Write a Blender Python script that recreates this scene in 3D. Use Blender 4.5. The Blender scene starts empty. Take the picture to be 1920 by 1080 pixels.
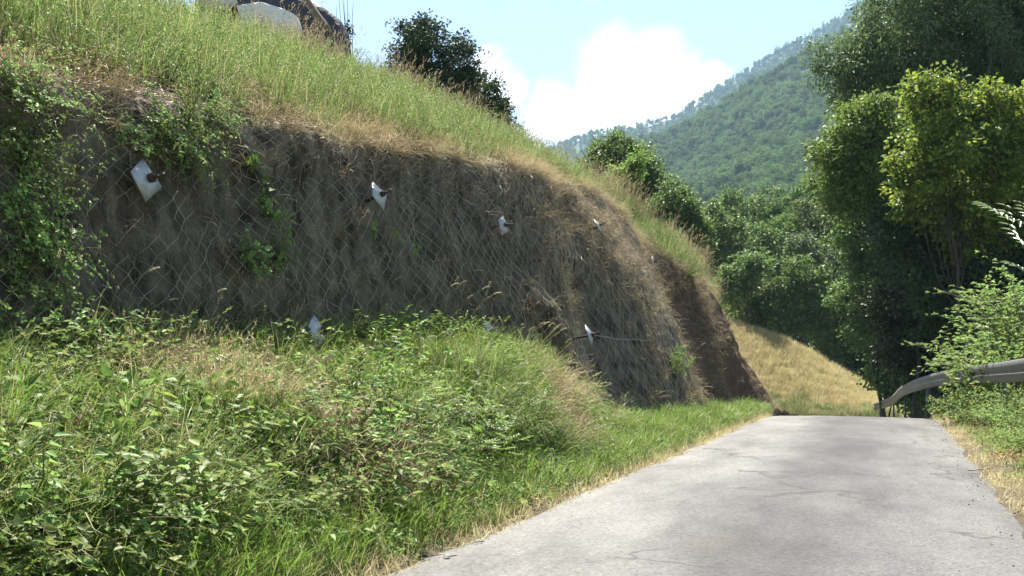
import bpy, math, random
import numpy as np
from mathutils import Vector, Matrix, Euler

# ------------------------------------------------------------------ camera, sky, sun, exposure
SC = bpy.context.scene
COL = SC.collection
F = 1884.0                      # focal length in photo pixels (1920 wide)
HCAM = 1.4
PITCH = math.atan(142.0 / F)
cam_d = bpy.data.cameras.new('camera')
cam_d.sensor_width = 36.0
cam_d.lens = 36.0 * F / 1920.0
cam_d.clip_start = 0.05
cam_d.clip_end = 12000
cam = bpy.data.objects.new('camera', cam_d)
COL.objects.link(cam)
cam.location = (0, 0, HCAM)
cam.rotation_euler = (math.pi / 2 + PITCH, 0, 0)
SC.camera = cam

SUN_ELEV = 63.0
SUN_AZ = 97.0                   # direction to the sun, degrees from +X towards +Y
SC.view_settings.view_transform = 'Standard'
SC.view_settings.look = 'None'
SC.view_settings.gamma = 1.0
SC.view_settings.exposure = 1.95
SC.cycles.max_bounces = 5
SC.cycles.diffuse_bounces = 2
SC.cycles.glossy_bounces = 2
SC.cycles.transmission_bounces = 3
SC.cycles.volume_bounces = 0
SC.cycles.sample_clamp_indirect = 6.0


def ray(px, py):
    """direction through a photo pixel, scaled so that its y is 1"""
    a = (px - 960.0) / F
    b = (540.0 - py) / F
    cp, sp = math.cos(PITCH), math.sin(PITCH)
    y = cp - b * sp
    return a / y, (sp + b * cp) / y


def at(px, py, y):
    k, m = ray(px, py)
    return np.array([k * y, y, HCAM + m * y])


def proj(P):
    P = np.asarray(P, float)
    cp, sp = math.cos(PITCH), math.sin(PITCH)
    x, y, z = P[..., 0], P[..., 1], P[..., 2] - HCAM
    d = y * cp + z * sp
    u = -y * sp + z * cp
    d = np.where(d > 0.05, d, 0.05)
    return 960 + F * x / d, 540 - F * u / d, d


world = bpy.data.worlds.new('World')
SC.world = world
world.use_nodes = True
world.cycles.sampling_method = 'MANUAL'
world.cycles.sample_map_resolution = 512
wn, wl = world.node_tree.nodes, world.node_tree.links
wn.clear()
wout = wn.new('ShaderNodeOutputWorld')
wbg = wn.new('ShaderNodeBackground')
wbg.inputs["Strength"].default_value = 0.06
sky = wn.new('ShaderNodeTexSky')
sky.sky_type = 'NISHITA'
sky.sun_disc = False
sky.sun_elevation = math.radians(SUN_ELEV)
sky.sun_rotation = math.radians(90.0 - SUN_AZ)
sky.altitude = 600
sky.air_density = 1.0
sky.dust_density = 0.8
sky.ozone_density = 0.2
wl.new(wbg.outputs[0], wout.inputs[0])
# cumulus built from puffs in the sky (directions), their edges broken up by noise
wtc = wn.new('ShaderNodeTexCoord')
wnoise = wn.new('ShaderNodeTexNoise')
wnoise.inputs['Scale'].default_value = 13.0
wnoise.inputs['Detail'].default_value = 6.0
wl.new(wtc.outputs['Generated'], wnoise.inputs['Vector'])
wsub = wn.new('ShaderNodeVectorMath'); wsub.operation = 'SUBTRACT'
wsub.inputs[1].default_value = (0.5, 0.5, 0.5)
wl.new(wnoise.outputs['Color'], wsub.inputs[0])
wsc = wn.new('ShaderNodeVectorMath'); wsc.operation = 'SCALE'
wsc.inputs['Scale'].default_value = 0.075
wl.new(wsub.outputs[0], wsc.inputs[0])
wadd = wn.new('ShaderNodeVectorMath'); wadd.operation = 'ADD'
wl.new(wtc.outputs['Generated'], wadd.inputs[0]); wl.new(wsc.outputs[0], wadd.inputs[1])
puffs = [(1150, 115, 90), (1215, 130, 95), (1270, 165, 80), (1120, 170, 85), (1050, 200, 70),
         (1180, 210, 90), (1260, 215, 80), (1310, 190, 55), (925, 130, 48), (950, 165, 48),
         (1010, 240, 60), (1100, 245, 70), (890, 160, 60), (1330, 150, 35), (700, 300, 90), (480, 160, 110), (560, 240, 120)]
prev = None
for (px, py, r) in puffs:
    k, m = ray(px, py)
    v = Vector((k, 1.0, m)).normalized()
    dn = wn.new('ShaderNodeVectorMath'); dn.operation = 'DISTANCE'
    dn.inputs[1].default_value = v
    wl.new(wadd.outputs[0], dn.inputs[0])
    mr = wn.new('ShaderNodeMapRange')
    mr.inputs['From Min'].default_value = r / F
    mr.inputs['From Max'].default_value = 0.0
    wl.new(dn.outputs['Value'], mr.inputs['Value'])
    if prev is None:
        prev = mr.outputs[0]
    else:
        mx = wn.new('ShaderNodeMath'); mx.operation = 'MAXIMUM'
        wl.new(prev, mx.inputs[0]); wl.new(mr.outputs[0], mx.inputs[1])
        prev = mx.outputs[0]
# scattered fair-weather cloud over the rest of the sky
wn2 = wn.new('ShaderNodeTexNoise')
wn2.inputs['Scale'].default_value = 3.2
wn2.inputs['Detail'].default_value = 7.0
wl.new(wadd.outputs[0], wn2.inputs['Vector'])
mr2 = wn.new('ShaderNodeMapRange')
mr2.inputs['From Min'].default_value = 0.60
mr2.inputs['From Max'].default_value = 0.80
wl.new(wn2.outputs['Fac'], mr2.inputs['Value'])
mx = wn.new('ShaderNodeMath'); mx.operation = 'MAXIMUM'
wl.new(prev, mx.inputs[0]); wl.new(mr2.outputs[0], mx.inputs[1])
mr3 = wn.new('ShaderNodeMapRange'); mr3.interpolation_type = 'SMOOTHSTEP'
mr3.inputs['From Min'].default_value = 0.0
mr3.inputs['From Max'].default_value = 0.75
wl.new(mx.outputs[0], mr3.inputs['Value'])
wmix = wn.new('ShaderNodeMix'); wmix.data_type = 'RGBA'
wl.new(mr3.outputs[0], wmix.inputs['Factor'])
wl.new(sky.outputs[0], wmix.inputs['A'])
wmix.inputs['B'].default_value = (9.5, 9.6, 9.7, 1)
wl.new(wmix.outputs['Result'], wbg.inputs['Color'])

sun_d = bpy.data.lights.new('sun', 'SUN')
sun_d.energy = 5.0
sun_d.angle = math.radians(0.5)
sun_d.color = (1.0, 0.95, 0.86)
sun = bpy.data.objects.new('sun', sun_d)
COL.objects.link(sun)
_e, _a = math.radians(SUN_ELEV), math.radians(SUN_AZ)
sdir = Vector((math.cos(_e) * math.cos(_a), math.cos(_e) * math.sin(_a), math.sin(_e)))
sun.rotation_euler = (-sdir).to_track_quat('-Z', 'Y').to_euler()
sun.location = (10, 20, 60)

rng = np.random.default_rng(7)
random.seed(7)


# ------------------------------------------------------------------ helpers
def tag(o, label=None, cat=None, group=None, kind=None):
    if label: o['label'] = label
    if cat: o['category'] = cat
    if group: o['group'] = group
    if kind: o['kind'] = kind
    return o


def link(name, data, parent=None, loc=None, rot=None, scale=None):
    o = bpy.data.objects.new(name, data)
    COL.objects.link(o)
    if parent is not None: o.parent = parent
    if loc is not None: o.location = [float(c) for c in loc]
    if rot is not None: o.rotation_euler = [float(c) for c in rot]
    if scale is not None:
        o.scale = (scale,) * 3 if np.isscalar(scale) else [float(c) for c in scale]
    return o


def mesh_np(name, verts, face_arrays, mat, smooth=False):
    if not isinstance(face_arrays, (list, tuple)): face_arrays = [face_arrays]
    face_arrays = [np.asarray(f, np.int32) for f in face_arrays if len(f)]
    verts = np.asarray(verts, np.float32)
    me = bpy.data.meshes.new(name)
    me.vertices.add(len(verts))
    me.vertices.foreach_set('co', verts.ravel())
    nl = sum(f.size for f in face_arrays)
    npoly = sum(len(f) for f in face_arrays)
    me.loops.add(nl)
    me.loops.foreach_set('vertex_index', np.concatenate([f.ravel() for f in face_arrays]))
    me.polygons.add(npoly)
    tot = np.concatenate([np.full(len(f), f.shape[1], np.int32) for f in face_arrays])
    start = np.concatenate([[0], np.cumsum(tot)[:-1]]).astype(np.int32)
    me.polygons.foreach_set('loop_start', start)
    if smooth: me.polygons.foreach_set('use_smooth', np.ones(npoly, bool))
    me.update(calc_edges=True)
    if mat is not None: me.materials.append(mat)
    return me


class MB:
    """collects vertex and face arrays for one mesh"""
    def __init__(self):
        self.v, self.f3, self.f4, self.n = [], [], [], 0

    def add(self, v, f3=None, f4=None):
        v = np.asarray(v, float)
        if f3 is not None and len(f3): self.f3.append(np.asarray(f3) + self.n)
        if f4 is not None and len(f4): self.f4.append(np.asarray(f4) + self.n)
        self.v.append(v); self.n += len(v)

    def mesh(self, name, mat, smooth=False):
        fa = []
        if self.f3: fa.append(np.concatenate(self.f3))
        if self.f4: fa.append(np.concatenate(self.f4))
        return mesh_np(name, np.concatenate(self.v), fa, mat, smooth)


def norm(a):
    return a / np.maximum(np.linalg.norm(a, axis=-1, keepdims=True), 1e-9)


def tube(mb, pts, radii, sides=5, cap=True):
    pts = np.asarray(pts, float); n = len(pts)
    radii = np.broadcast_to(np.asarray(radii, float), (n,))
    tan = norm(np.gradient(pts, axis=0))
    ref = np.array([0.0, 0, 1]) if abs(tan[:, 2]).mean() < 0.8 else np.array([1.0, 0, 0])
    a = norm(np.cross(tan, ref)); b = np.cross(tan, a)
    ang = np.arange(sides) * 2 * math.pi / sides
    ring = (a[:, None, :] * np.cos(ang)[None, :, None] + b[:, None, :] * np.sin(ang)[None, :, None]) * radii[:, None, None]
    v = (pts[:, None, :] + ring).reshape(-1, 3)
    i = np.arange(n - 1)[:, None] * sides; j = np.arange(sides)[None, :]; jn = (j + 1) % sides
    f4 = np.stack([i + j, i + jn, i + sides + jn, i + sides + j], -1).reshape(-1, 4)
    f3 = None
    if cap:
        v = np.concatenate([v, pts[:1], pts[-1:]])
        c0, c1 = n * sides, n * sides + 1
        jj = np.arange(sides); jjn = (jj + 1) % sides
        f3 = np.concatenate([np.stack([np.full(sides, c0), jjn, jj], -1),
                             np.stack([np.full(sides, c1), (n - 1) * sides + jj, (n - 1) * sides + jjn], -1)])
    mb.add(v, f3, f4)


def box(mb, c, size, R=None):
    s = np.array([[x, y, z] for x in (-.5, .5) for y in (-.5, .5) for z in (-.5, .5)]) * np.asarray(size)
    if R is not None: s = s @ np.asarray(R).T
    f = np.array([[0, 1, 3, 2], [4, 6, 7, 5], [0, 4, 5, 1], [2, 3, 7, 6], [0, 2, 6, 4], [1, 5, 7, 3]])
    mb.add(s + np.asarray(c), None, f)


def _hash(i, j, k):
    h = (i * 374761393 + j * 668265263 + k * 2147483647) & 0xffffffff
    h = ((h ^ (h >> 13)) * 1274126177) & 0xffffffff
    return ((h ^ (h >> 16)) & 0xffff) / 65535.0


def vnoise(x, y, seed=0):
    x = np.asarray(x, float); y = np.asarray(y, float)
    xi = np.floor(x).astype(np.int64); yi = np.floor(y).astype(np.int64)
    fx = x - xi; fy = y - yi
    fx = fx * fx * (3 - 2 * fx); fy = fy * fy * (3 - 2 * fy)
    a = _hash(xi, yi, seed); b = _hash(xi + 1, yi, seed); c = _hash(xi, yi + 1, seed); d = _hash(xi + 1, yi + 1, seed)
    return (a + (b - a) * fx + (c - a) * fy + (a - b - c + d) * fx * fy) * 2 - 1


def fbm(x, y, seed=0, octv=4):
    r = 0; amp = 1.0; tot = 0
    for o in range(octv):
        r = r + amp * vnoise(np.asarray(x) * 2 ** o, np.asarray(y) * 2 ** o, seed + o * 17)
        tot += amp; amp *= 0.5
    return r / tot


def sstep(a, b, x):
    t = np.clip((np.asarray(x, float) - a) / (b - a), 0, 1)
    return t * t * (3 - 2 * t)


def grid_faces(nr, nc):
    i = np.arange(nr - 1)[:, None] * nc; j = np.arange(nc - 1)[None, :]
    return np.stack([i + j, i + j + 1, i + nc + j + 1, i + nc + j], -1).reshape(-1, 4)


# ------------------------------------------------------------------ materials
def new_mat(name):
    m = bpy.data.materials.new(name); m.use_nodes = True
    nt = m.node_tree; nt.nodes.clear()
    out = nt.nodes.new('ShaderNodeOutputMaterial')
    return m, nt, out


def ramp(nt, cols, pos=None):
    r = nt.nodes.new('ShaderNodeValToRGB')
    els = r.color_ramp.elements
    n = len(cols)
    pos = pos or [i / (n - 1) for i in range(n)]
    while len(els) < n: els.new(0.5)
    for e, c, p in zip(els, cols, pos):
        e.position = p; e.color = (*c, 1)
    return r


def noise(nt, scale, detail=4, vec=None, rough=0.55):
    n = nt.nodes.new('ShaderNodeTexNoise')
    n.inputs['Scale'].default_value = scale
    n.inputs['Detail'].default_value = detail
    n.inputs['Roughness'].default_value = rough
    if vec is not None: nt.links.new(vec, n.inputs['Vector'])
    return n


def leaf_mat(name, cols, trans=0.4, rough=0.45, spec=0.4, vary=0.35, tint=None):
    """each leaf (mesh island) its own tone; each plant its own lightness"""
    m, nt, out = new_mat(name)
    geo = nt.nodes.new('ShaderNodeNewGeometry')
    oi = nt.nodes.new('ShaderNodeObjectInfo')
    r = ramp(nt, cols)
    nt.links.new(geo.outputs['Random Per Island'], r.inputs[0])
    hs = nt.nodes.new('ShaderNodeHueSaturation')
    mr = nt.nodes.new('ShaderNodeMapRange')
    mr.inputs['To Min'].default_value = 1 - vary; mr.inputs['To Max'].default_value = 1 + vary
    nt.links.new(oi.outputs['Random'], mr.inputs['Value'])
    nt.links.new(mr.outputs[0], hs.inputs['Value'])
    mh = nt.nodes.new('ShaderNodeMath'); mh.operation = 'MULTIPLY_ADD'
    mh.inputs[1].default_value = 0.035; mh.inputs[2].default_value = 0.4825
    nt.links.new(oi.outputs['Random'], mh.inputs[0]); nt.links.new(mh.outputs[0], hs.inputs['Hue'])
    nt.links.new(r.outputs[0], hs.inputs['Color'])
    p = nt.nodes.new('ShaderNodeBsdfPrincipled')
    p.inputs['Roughness'].default_value = rough
    p.inputs['Specular IOR Level'].default_value = spec
    nt.links.new(hs.outputs[0], p.inputs['Base Color'])
    tr = nt.nodes.new('ShaderNodeBsdfTranslucent')
    if tint is not None:
        mt = nt.nodes.new('ShaderNodeMix'); mt.data_type = 'RGBA'; mt.blend_type = 'MULTIPLY'
        mt.inputs['Factor'].default_value = 1.0
        nt.links.new(hs.outputs[0], mt.inputs['A']); mt.inputs['B'].default_value = (*tint, 1)
        nt.links.new(mt.outputs['Result'], tr.inputs['Color'])
    else:
        nt.links.new(hs.outputs[0], tr.inputs['Color'])
    mix = nt.nodes.new('ShaderNodeMixShader'); mix.inputs[0].default_value = trans
    nt.links.new(p.outputs[0], mix.inputs[1]); nt.links.new(tr.outputs[0], mix.inputs[2])
    nt.links.new(mix.outputs[0], out.inputs[0])
    return m


def surf_mat(name, cols, scale, pos=None, detail=6, rough=0.9, bump=0.4, bscale=None, bdist=0.02, stretch=None, spec=0.2, metal=0.0):
    m, nt, out = new_mat(name)
    tc = nt.nodes.new('ShaderNodeTexCoord')
    vec = tc.outputs['Object']
    if stretch is not None:
        mp = nt.nodes.new('ShaderNodeMapping'); mp.inputs['Scale'].default_value = stretch
        nt.links.new(vec, mp.inputs['Vector']); vec = mp.outputs[0]
    n = noise(nt, scale, detail, vec)
    r = ramp(nt, cols, pos)
    nt.links.new(n.outputs['Fac'], r.inputs[0])
    p = nt.nodes.new('ShaderNodeBsdfPrincipled')
    p.inputs['Roughness'].default_value = rough
    p.inputs['Specular IOR Level'].default_value = spec
    p.inputs['Metallic'].default_value = metal
    nt.links.new(r.outputs[0], p.inputs['Base Color'])
    if bump:
        n2 = noise(nt, bscale or scale * 5, 6, vec)
        b = nt.nodes.new('ShaderNodeBump'); b.inputs['Strength'].default_value = bump; b.inputs['Distance'].default_value = bdist
        nt.links.new(n2.outputs['Fac'], b.inputs['Height'])
        nt.links.new(b.outputs[0], p.inputs['Normal'])
    nt.links.new(p.outputs[0], out.inputs[0])
    return m


M = {}
M['soil'] = surf_mat('soil_face', [(0.03, 0.024, 0.017), (0.085, 0.069, 0.049), (0.14, 0.116, 0.083), (0.20, 0.168, 0.122)], 4.5,
                     [0.34, 0.46, 0.58, 0.72], detail=10, bump=1.0, bscale=16, bdist=0.06, stretch=(1, 1, 0.55))  # wide dark-to-pale range paints in the shading of clods and hollows
M['redsoil'] = surf_mat('red_soil', [(0.03, 0.02, 0.013), (0.085, 0.055, 0.035), (0.14, 0.095, 0.062)], 5.0, bump=0.9, bscale=12, bdist=0.05, stretch=(1, 1, 0.35))
M['earth'] = surf_mat('grassy_earth', [(0.03, 0.022, 0.013), (0.065, 0.05, 0.03), (0.12, 0.09, 0.055)], 4.5, bump=0.8, bscale=15, bdist=0.04)
M['straw_earth'] = surf_mat('straw_earth', [(0.18, 0.16, 0.075), (0.28, 0.24, 0.12), (0.33, 0.29, 0.16)], 0.5, bump=0.6, bscale=8, bdist=0.05)
M['woodfloor'] = surf_mat('wood_floor', [(0.03, 0.045, 0.015), (0.06, 0.08, 0.03)], 0.06, bump=0.0)
M['bark'] = surf_mat('bark', [(0.035, 0.028, 0.02), (0.09, 0.075, 0.06)], 6, bump=0.8, bscale=25, bdist=0.02, stretch=(1, 1, 0.2))
M['stem'] = surf_mat('green_stem', [(0.09, 0.10, 0.03), (0.14, 0.09, 0.05)], 8, bump=0.0, rough=0.6)
M['drystem'] = surf_mat('dry_stem', [(0.28, 0.22, 0.11), (0.42, 0.36, 0.20)], 8, bump=0.0, rough=0.7)
M['seedhead'] = leaf_mat('seed_head', [(0.38, 0.34, 0.2), (0.55, 0.5, 0.34)], trans=0.35, rough=0.6)
M['wire'] = surf_mat('netting_wire', [(0.2, 0.165, 0.11), (0.44, 0.39, 0.29), (0.28, 0.225, 0.14)], 1.6, bump=0, rough=0.55, metal=0.2, spec=0.4)
M['galv'] = surf_mat('galvanised_plate', [(0.16, 0.14, 0.12), (0.32, 0.33, 0.33), (0.46, 0.48, 0.49)], 9, bump=0.15, bscale=40, bdist=0.004, rough=0.42, metal=0.25, spec=0.5)
M['rust'] = surf_mat('rusty_bolt', [(0.03, 0.022, 0.02), (0.08, 0.045, 0.032)], 30, bump=0.4, bscale=80, bdist=0.004, rough=0.75)
M['rail'] = surf_mat('guardrail_steel', [(0.07, 0.07, 0.072), (0.115, 0.115, 0.115), (0.12, 0.075, 0.055)], 3.5, [0.3, 0.55, 0.75], bump=0.15, bscale=20, bdist=0.005, rough=0.55, metal=0.15, spec=0.5)
M['boulder'] = surf_mat('pale_boulder', [(0.45, 0.45, 0.44), (0.66, 0.66, 0.64), (0.78, 0.77, 0.74)], 3.0, bump=0.7, bscale=9, bdist=0.06)
M['tarp'] = surf_mat('black_sheeting', [(0.012, 0.011, 0.014), (0.03, 0.022, 0.028)], 4, bump=0.5, bscale=7, bdist=0.05, rough=0.35, spec=0.5)
M['log'] = surf_mat('weathered_log', [(0.10, 0.075, 0.055), (0.2, 0.16, 0.12)], 5, bump=0.6, bscale=20, bdist=0.02, stretch=(0.2, 1, 1))
M['stone'] = surf_mat('road_chips', [(0.12, 0.11, 0.10), (0.34, 0.33, 0.30)], 20, bump=0.3)
# foliage
G = {}
G['bramble'] = leaf_mat('bramble_leaf', [(0.08, 0.14, 0.035), (0.14, 0.22, 0.055), (0.20, 0.28, 0.085), (0.25, 0.28, 0.07)], trans=0.45, rough=0.5, spec=0.17)
G['brightleaf'] = leaf_mat('bright_leaf', [(0.10, 0.17, 0.03), (0.15, 0.23, 0.045), (0.22, 0.29, 0.07)], trans=0.45, rough=0.5, spec=0.25)
G['yellowleaf'] = leaf_mat('yellow_leaf', [(0.06, 0.11, 0.02), (0.13, 0.21, 0.03), (0.21, 0.29, 0.045), (0.30, 0.36, 0.06)], trans=0.5, rough=0.5, vary=0.1, spec=0.25)
G['dryleaf'] = leaf_mat('dry_leaf', [(0.15, 0.075, 0.04), (0.27, 0.16, 0.07), (0.34, 0.25, 0.12), (0.16, 0.15, 0.06)], trans=0.3, rough=0.6, spec=0.2)
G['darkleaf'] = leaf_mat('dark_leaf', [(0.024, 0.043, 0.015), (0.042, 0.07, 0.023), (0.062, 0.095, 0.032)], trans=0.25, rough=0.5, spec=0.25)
G['treeleaf'] = leaf_mat('tree_leaf', [(0.07, 0.115, 0.03), (0.115, 0.17, 0.045), (0.165, 0.22, 0.065)], trans=0.45, rough=0.5, spec=0.25, vary=0.25)
G['greyleaf'] = leaf_mat('grey_green_leaf', [(0.06, 0.095, 0.034), (0.10, 0.14, 0.05), (0.15, 0.19, 0.07)], trans=0.42, rough=0.5, vary=0.15, spec=0.25)
G['forest'] = leaf_mat('forest_leaf', [(0.055, 0.10, 0.03), (0.10, 0.16, 0.045), (0.17, 0.23, 0.07)], trans=0.32, rough=0.6, vary=0.4, spec=0.1)
G['grass'] = leaf_mat('green_grass', [(0.07, 0.145, 0.018), (0.115, 0.21, 0.028), (0.17, 0.25, 0.04), (0.28, 0.26, 0.10)], trans=0.4, rough=0.5, vary=0.25, spec=0.25)
G['meadow'] = leaf_mat('meadow_grass', [(0.08, 0.15, 0.025), (0.13, 0.21, 0.045), (0.20, 0.25, 0.075), (0.38, 0.34, 0.19)], trans=0.42, rough=0.5, vary=0.3, spec=0.25)
G['thatch'] = leaf_mat('dry_thatch', [(0.2, 0.145, 0.075), (0.33, 0.26, 0.145), (0.47, 0.39, 0.23), (0.38, 0.31, 0.17)], trans=0.3, rough=0.6, vary=0.25, spec=0.2)
G['fibre'] = leaf_mat('dead_fibre', [(0.08, 0.064, 0.04), (0.15, 0.12, 0.078), (0.24, 0.2, 0.13)], trans=0.2, rough=0.7, vary=0.3, spec=0.15)
G['straw'] = leaf_mat('straw', [(0.37, 0.31, 0.14), (0.48, 0.40, 0.2), (0.54, 0.47, 0.27)], trans=0.3, rough=0.6, vary=0.2, spec=0.2)

# ------------------------------------------------------------------ the lie of the land
YAW = math.radians(20.6)
U = np.array([math.sin(YAW), math.cos(YAW)])         # along the road, away from the camera
N = np.array([-math.cos(YAW), math.sin(YAW)])        # to the left of the road
E = np.array([-0.95, 6.63])                          # left road edge at the bottom of the picture
ROADW = 4.3


def xy(s, t):
    s = np.asarray(s, float); t = np.asarray(t, float)
    return E[0] + s * U[0] + t * N[0], E[1] + s * U[1] + t * N[1]


def st(x, y):
    dx, dy = np.asarray(x, float) - E[0], np.asarray(y, float) - E[1]
    return dx * U[0] + dy * U[1], dx * N[0] + dy * N[1]


def zroad(s):
    s = np.asarray(s, float)
    d = np.clip(s - 20.8, 0, None)
    z = np.where(d < 4.6, -0.012 * d * d, -0.012 * 4.6 ** 2 - 0.1104 * (d - 4.6))
    return np.maximum(z, -7.0)


def bend(s):
    """the road swings left past the crest"""
    d = np.clip(np.asarray(s, float) - 22, 0, None)
    return 0.012 * d * d


def from_px(px, py, t):
    k, m = ray(px, py)
    y = (t + E[0] * N[0] + E[1] * N[1]) / (k * N[0] + N[1])
    s, _ = st(k * y, y)
    return float(s), t, HCAM + m * y


lip = [(-14, 4.2, 3.6), (-5, 4.1, 3.8)] + [from_px(*a) for a in
      [(0, 112, 3.8), (150, 140, 3.75), (300, 172, 3.7), (430, 198, 3.6), (560, 238, 3.45), (700, 268, 3.3), (850, 288, 3.1),
       (1000, 322, 2.95), (1080, 348, 3.3), (1150, 392, 3.4), (1210, 462, 2.9)]] + \
      [(21.6, 1.95, 3.9), (24.3, 1.67, 3.55), (25.2, 1.7, 3.0), (26.2, 1.75, 1.8), (27.2, 1.8, 0.6), (28.5, 1.9, 0.05), (36, 2.2, -0.8)]
brow = [(-14, 9.6, 7.6), (-5, 9.4, 7.6)] + [from_px(*a) for a in
       [(0, -30, 8.8), (360, 88, 8.3), (500, 130, 8.1), (640, 176, 7.8), (760, 222, 7.3), (960, 316, 6.3), (1060, 358, 5.4), (1130, 382, 4.5), (1210, 446, 3.4),
        (1300, 520, 2.5)]] + [(26.2, 2.0, 3.0), (27.2, 2.3, 1.6), (28.5, 2.8, 0.6), (36, 4, -0.5)]
foot = [(-14, 3.5, 1.2), (-5, 3.4, 1.2), (0, 3.15, 1.25), (4, 2.9, 1.3), (6, 2.75, 1.55), (7.7, 2.5, 1.5), (8.7, 2.3, 1.15), (9.8, 2.05, 0.5), (13, 1.5, 0.4),
        (15, 0.95, 0.35), (17.5, 0.85, 0.28), (18.6, 1.5, 0.3), (20, 1.2, 0.25), (22, 0.75, 0.2), (24, 0.45, 0.12), (26.8, 0.12, -0.02), (28.5, 0.1, -0.3), (36, 0.2, -1.6)]
lip = np.array(sorted(lip)); brow = np.array(sorted(brow)); foot = np.array(foot, float)


def knots(s):
    s = np.asarray(s, float)
    w = 1 - sstep(8.1, 9.5, s)
    hi = sstep(3.5, 6, s)                         # the bushy bench of earth along the foot of the wall
    lt = np.interp(s, lip[:, 0], lip[:, 1]) + 0.14 * fbm(s * 0.8, s * 0 + 3, 11, 3)
    lz = np.interp(s, lip[:, 0], lip[:, 2]) + 0.10 * fbm(s * 1.1, s * 0 + 8, 12, 3) * (1 - sstep(22, 25, s))
    bt = np.interp(s, brow[:, 0], brow[:, 1]); bz = np.interp(s, brow[:, 0], brow[:, 2])
    ft = np.interp(s, foot[:, 0], foot[:, 1]); fz = np.interp(s, foot[:, 0], foot[:, 2])
    zr = zroad(s)
    o = np.ones_like(s)
    lean = np.exp(-((s - 15.8) / 1.8) ** 2)
    # where the wall leans back (the sunlit shoulder), and where it stands steep
    T = [-0.35 * o + bend(s), 0.3 * np.minimum(o, ft / 0.8) + bend(s) * .5, w * 0.8 + (1 - w) * ft * 0.55, w * 1.08 + (1 - w) * ft * 0.75, w * 1.75 + (1 - w) * ft * 0.9, ft,
         ft + (lt - ft) * (0.30 - .06 * lean), ft + (lt - ft) * (0.66 - .08 * lean), lt - 0.12, lt + 0.3, lt + 0.3 + (bt - lt - 0.3) * 0.5, bt, bt + 4, bt + 14, bt + 45]
    Z = [zr - 0.045, zr + 0.035, w * 0.14 + (1 - w) * (fz * 0.45), w * (0.60 + .10 * hi) + (1 - w) * fz * 0.65, w * (0.85 + .3 * hi) + (1 - w) * fz * 0.85, fz,
         fz + (lz - fz) * 0.34, fz + (lz - fz) * 0.70, lz - 0.22, lz + 0.08, lz + (bz - lz) * 0.56, bz, bz + 0.35 - sstep(24, 30, s) * 1.2, bz + 0.8 - sstep(20, 30, s) * 4, bz + 1.0 - sstep(18, 32, s) * 9]
    return np.array(T), np.array(Z)


def surf(s, v):
    """a point of the bank: s along the road, v from the road edge (0) over the foot (5), lip (9) and brow (11) of the bank"""
    s, v = np.broadcast_arrays(np.asarray(s, float), np.asarray(v, float))
    shp = s.shape; s = s.ravel(); v = np.clip(v.ravel(), 0, 13.999)
    T, Z = knots(s)
    i = np.floor(v).astype(int); f = v - i
    K = T.shape[0]; ar = np.arange(len(s))

    def cr(A):
        p0, p1, p2, p3 = A[np.maximum(i - 1, 0), ar], A[i, ar], A[i + 1, ar], A[np.minimum(i + 2, K - 1), ar]
        m1, m2 = 0.5 * (p2 - p0), 0.5 * (p3 - p1)
        lim = 3 * np.abs(p2 - p1)
        m1 = np.clip(m1, -lim, lim); m2 = np.clip(m2, -lim, lim)
        f2, f3 = f * f, f * f * f
        return (2 * f3 - 3 * f2 + 1) * p1 + (f3 - 2 * f2 + f) * m1 + (-2 * f3 + 3 * f2) * p2 + (f3 - f2) * m2
    t, z = cr(T), cr(Z)
    wall = sstep(4.6, 5.4, v) * (1 - sstep(8.4, 9.4, v))
    rough_ = 0.22 * fbm(s * 0.55, z * 0.45, 3, 3) + 0.10 * fbm(s * 2.2, z * 0.9, 5, 3) + 0.075 * np.abs(fbm(s * 3.5, z * 2.6, 6, 4)) + 0.02 * fbm(s * 15, z * 12, 9, 2)
    rib = 0.42 * np.exp(-((s - 10.0 - (1.9 - z) * 0.5) / 0.33) ** 2) * sstep(3.1, 2.3, z) * (z > 0.3)
    gully = 0.5 * np.exp(-((s - 12.6) / 0.8) ** 2) * sstep(0.3, 1.2, z) * (1 - sstep(2.2, 3.6, z))
    shoulder = 0.12 * np.exp(-((s - 16.3) / 1.1) ** 2) * sstep(0.4, 1.6, z)
    t = t - wall * (rough_ + rib - gully + shoulder)
    grassy = sstep(9.0, 10.0, v); bench = sstep(0.8, 1.8, v) * (1 - sstep(4.4, 5.0, v))
    z = z + grassy * 0.16 * fbm(s * 0.6, t * 0.6, 21, 4) + bench * 0.20 * fbm(s * 1.3, t * 1.8, 23, 3)
    x, y = xy(s, t)
    return np.stack([x, y, z], -1).reshape(shp + (3,))


def surf_frame(s, v):
    P = surf(s, v)
    a = surf(np.asarray(s) + 0.06, v) - surf(np.asarray(s) - 0.06, v)
    b = surf(s, np.asarray(v) + 0.04) - surf(s, np.asarray(v) - 0.04)
    n = norm(np.cross(a, b))
    n = np.where((n[..., 2:3] < 0), -n, n)
    return P, n


_gs, _gv = np.meshgrid(np.arange(-6, 30, 0.1), np.arange(0, 12.6, 0.05), indexing='ij')
_gp = surf(_gs, _gv)
_gx, _gy, _gd = proj(_gp)


def surf_at(px, py, v0=0.0, v1=12.5):
    """(s, v) of the bank under a photo pixel, nearest surface first"""
    e = (_gx - px) ** 2 + (_gy - py) ** 2 + np.where((_gv < v0) | (_gv > v1), 1e9, 0)
    ok = e < max(e.min() * 1.5, 30)
    d = np.where(ok, _gd, 1e9)
    i = np.unravel_index(np.argmin(d), d.shape)
    return float(_gs[i]), float(_gv[i])


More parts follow.
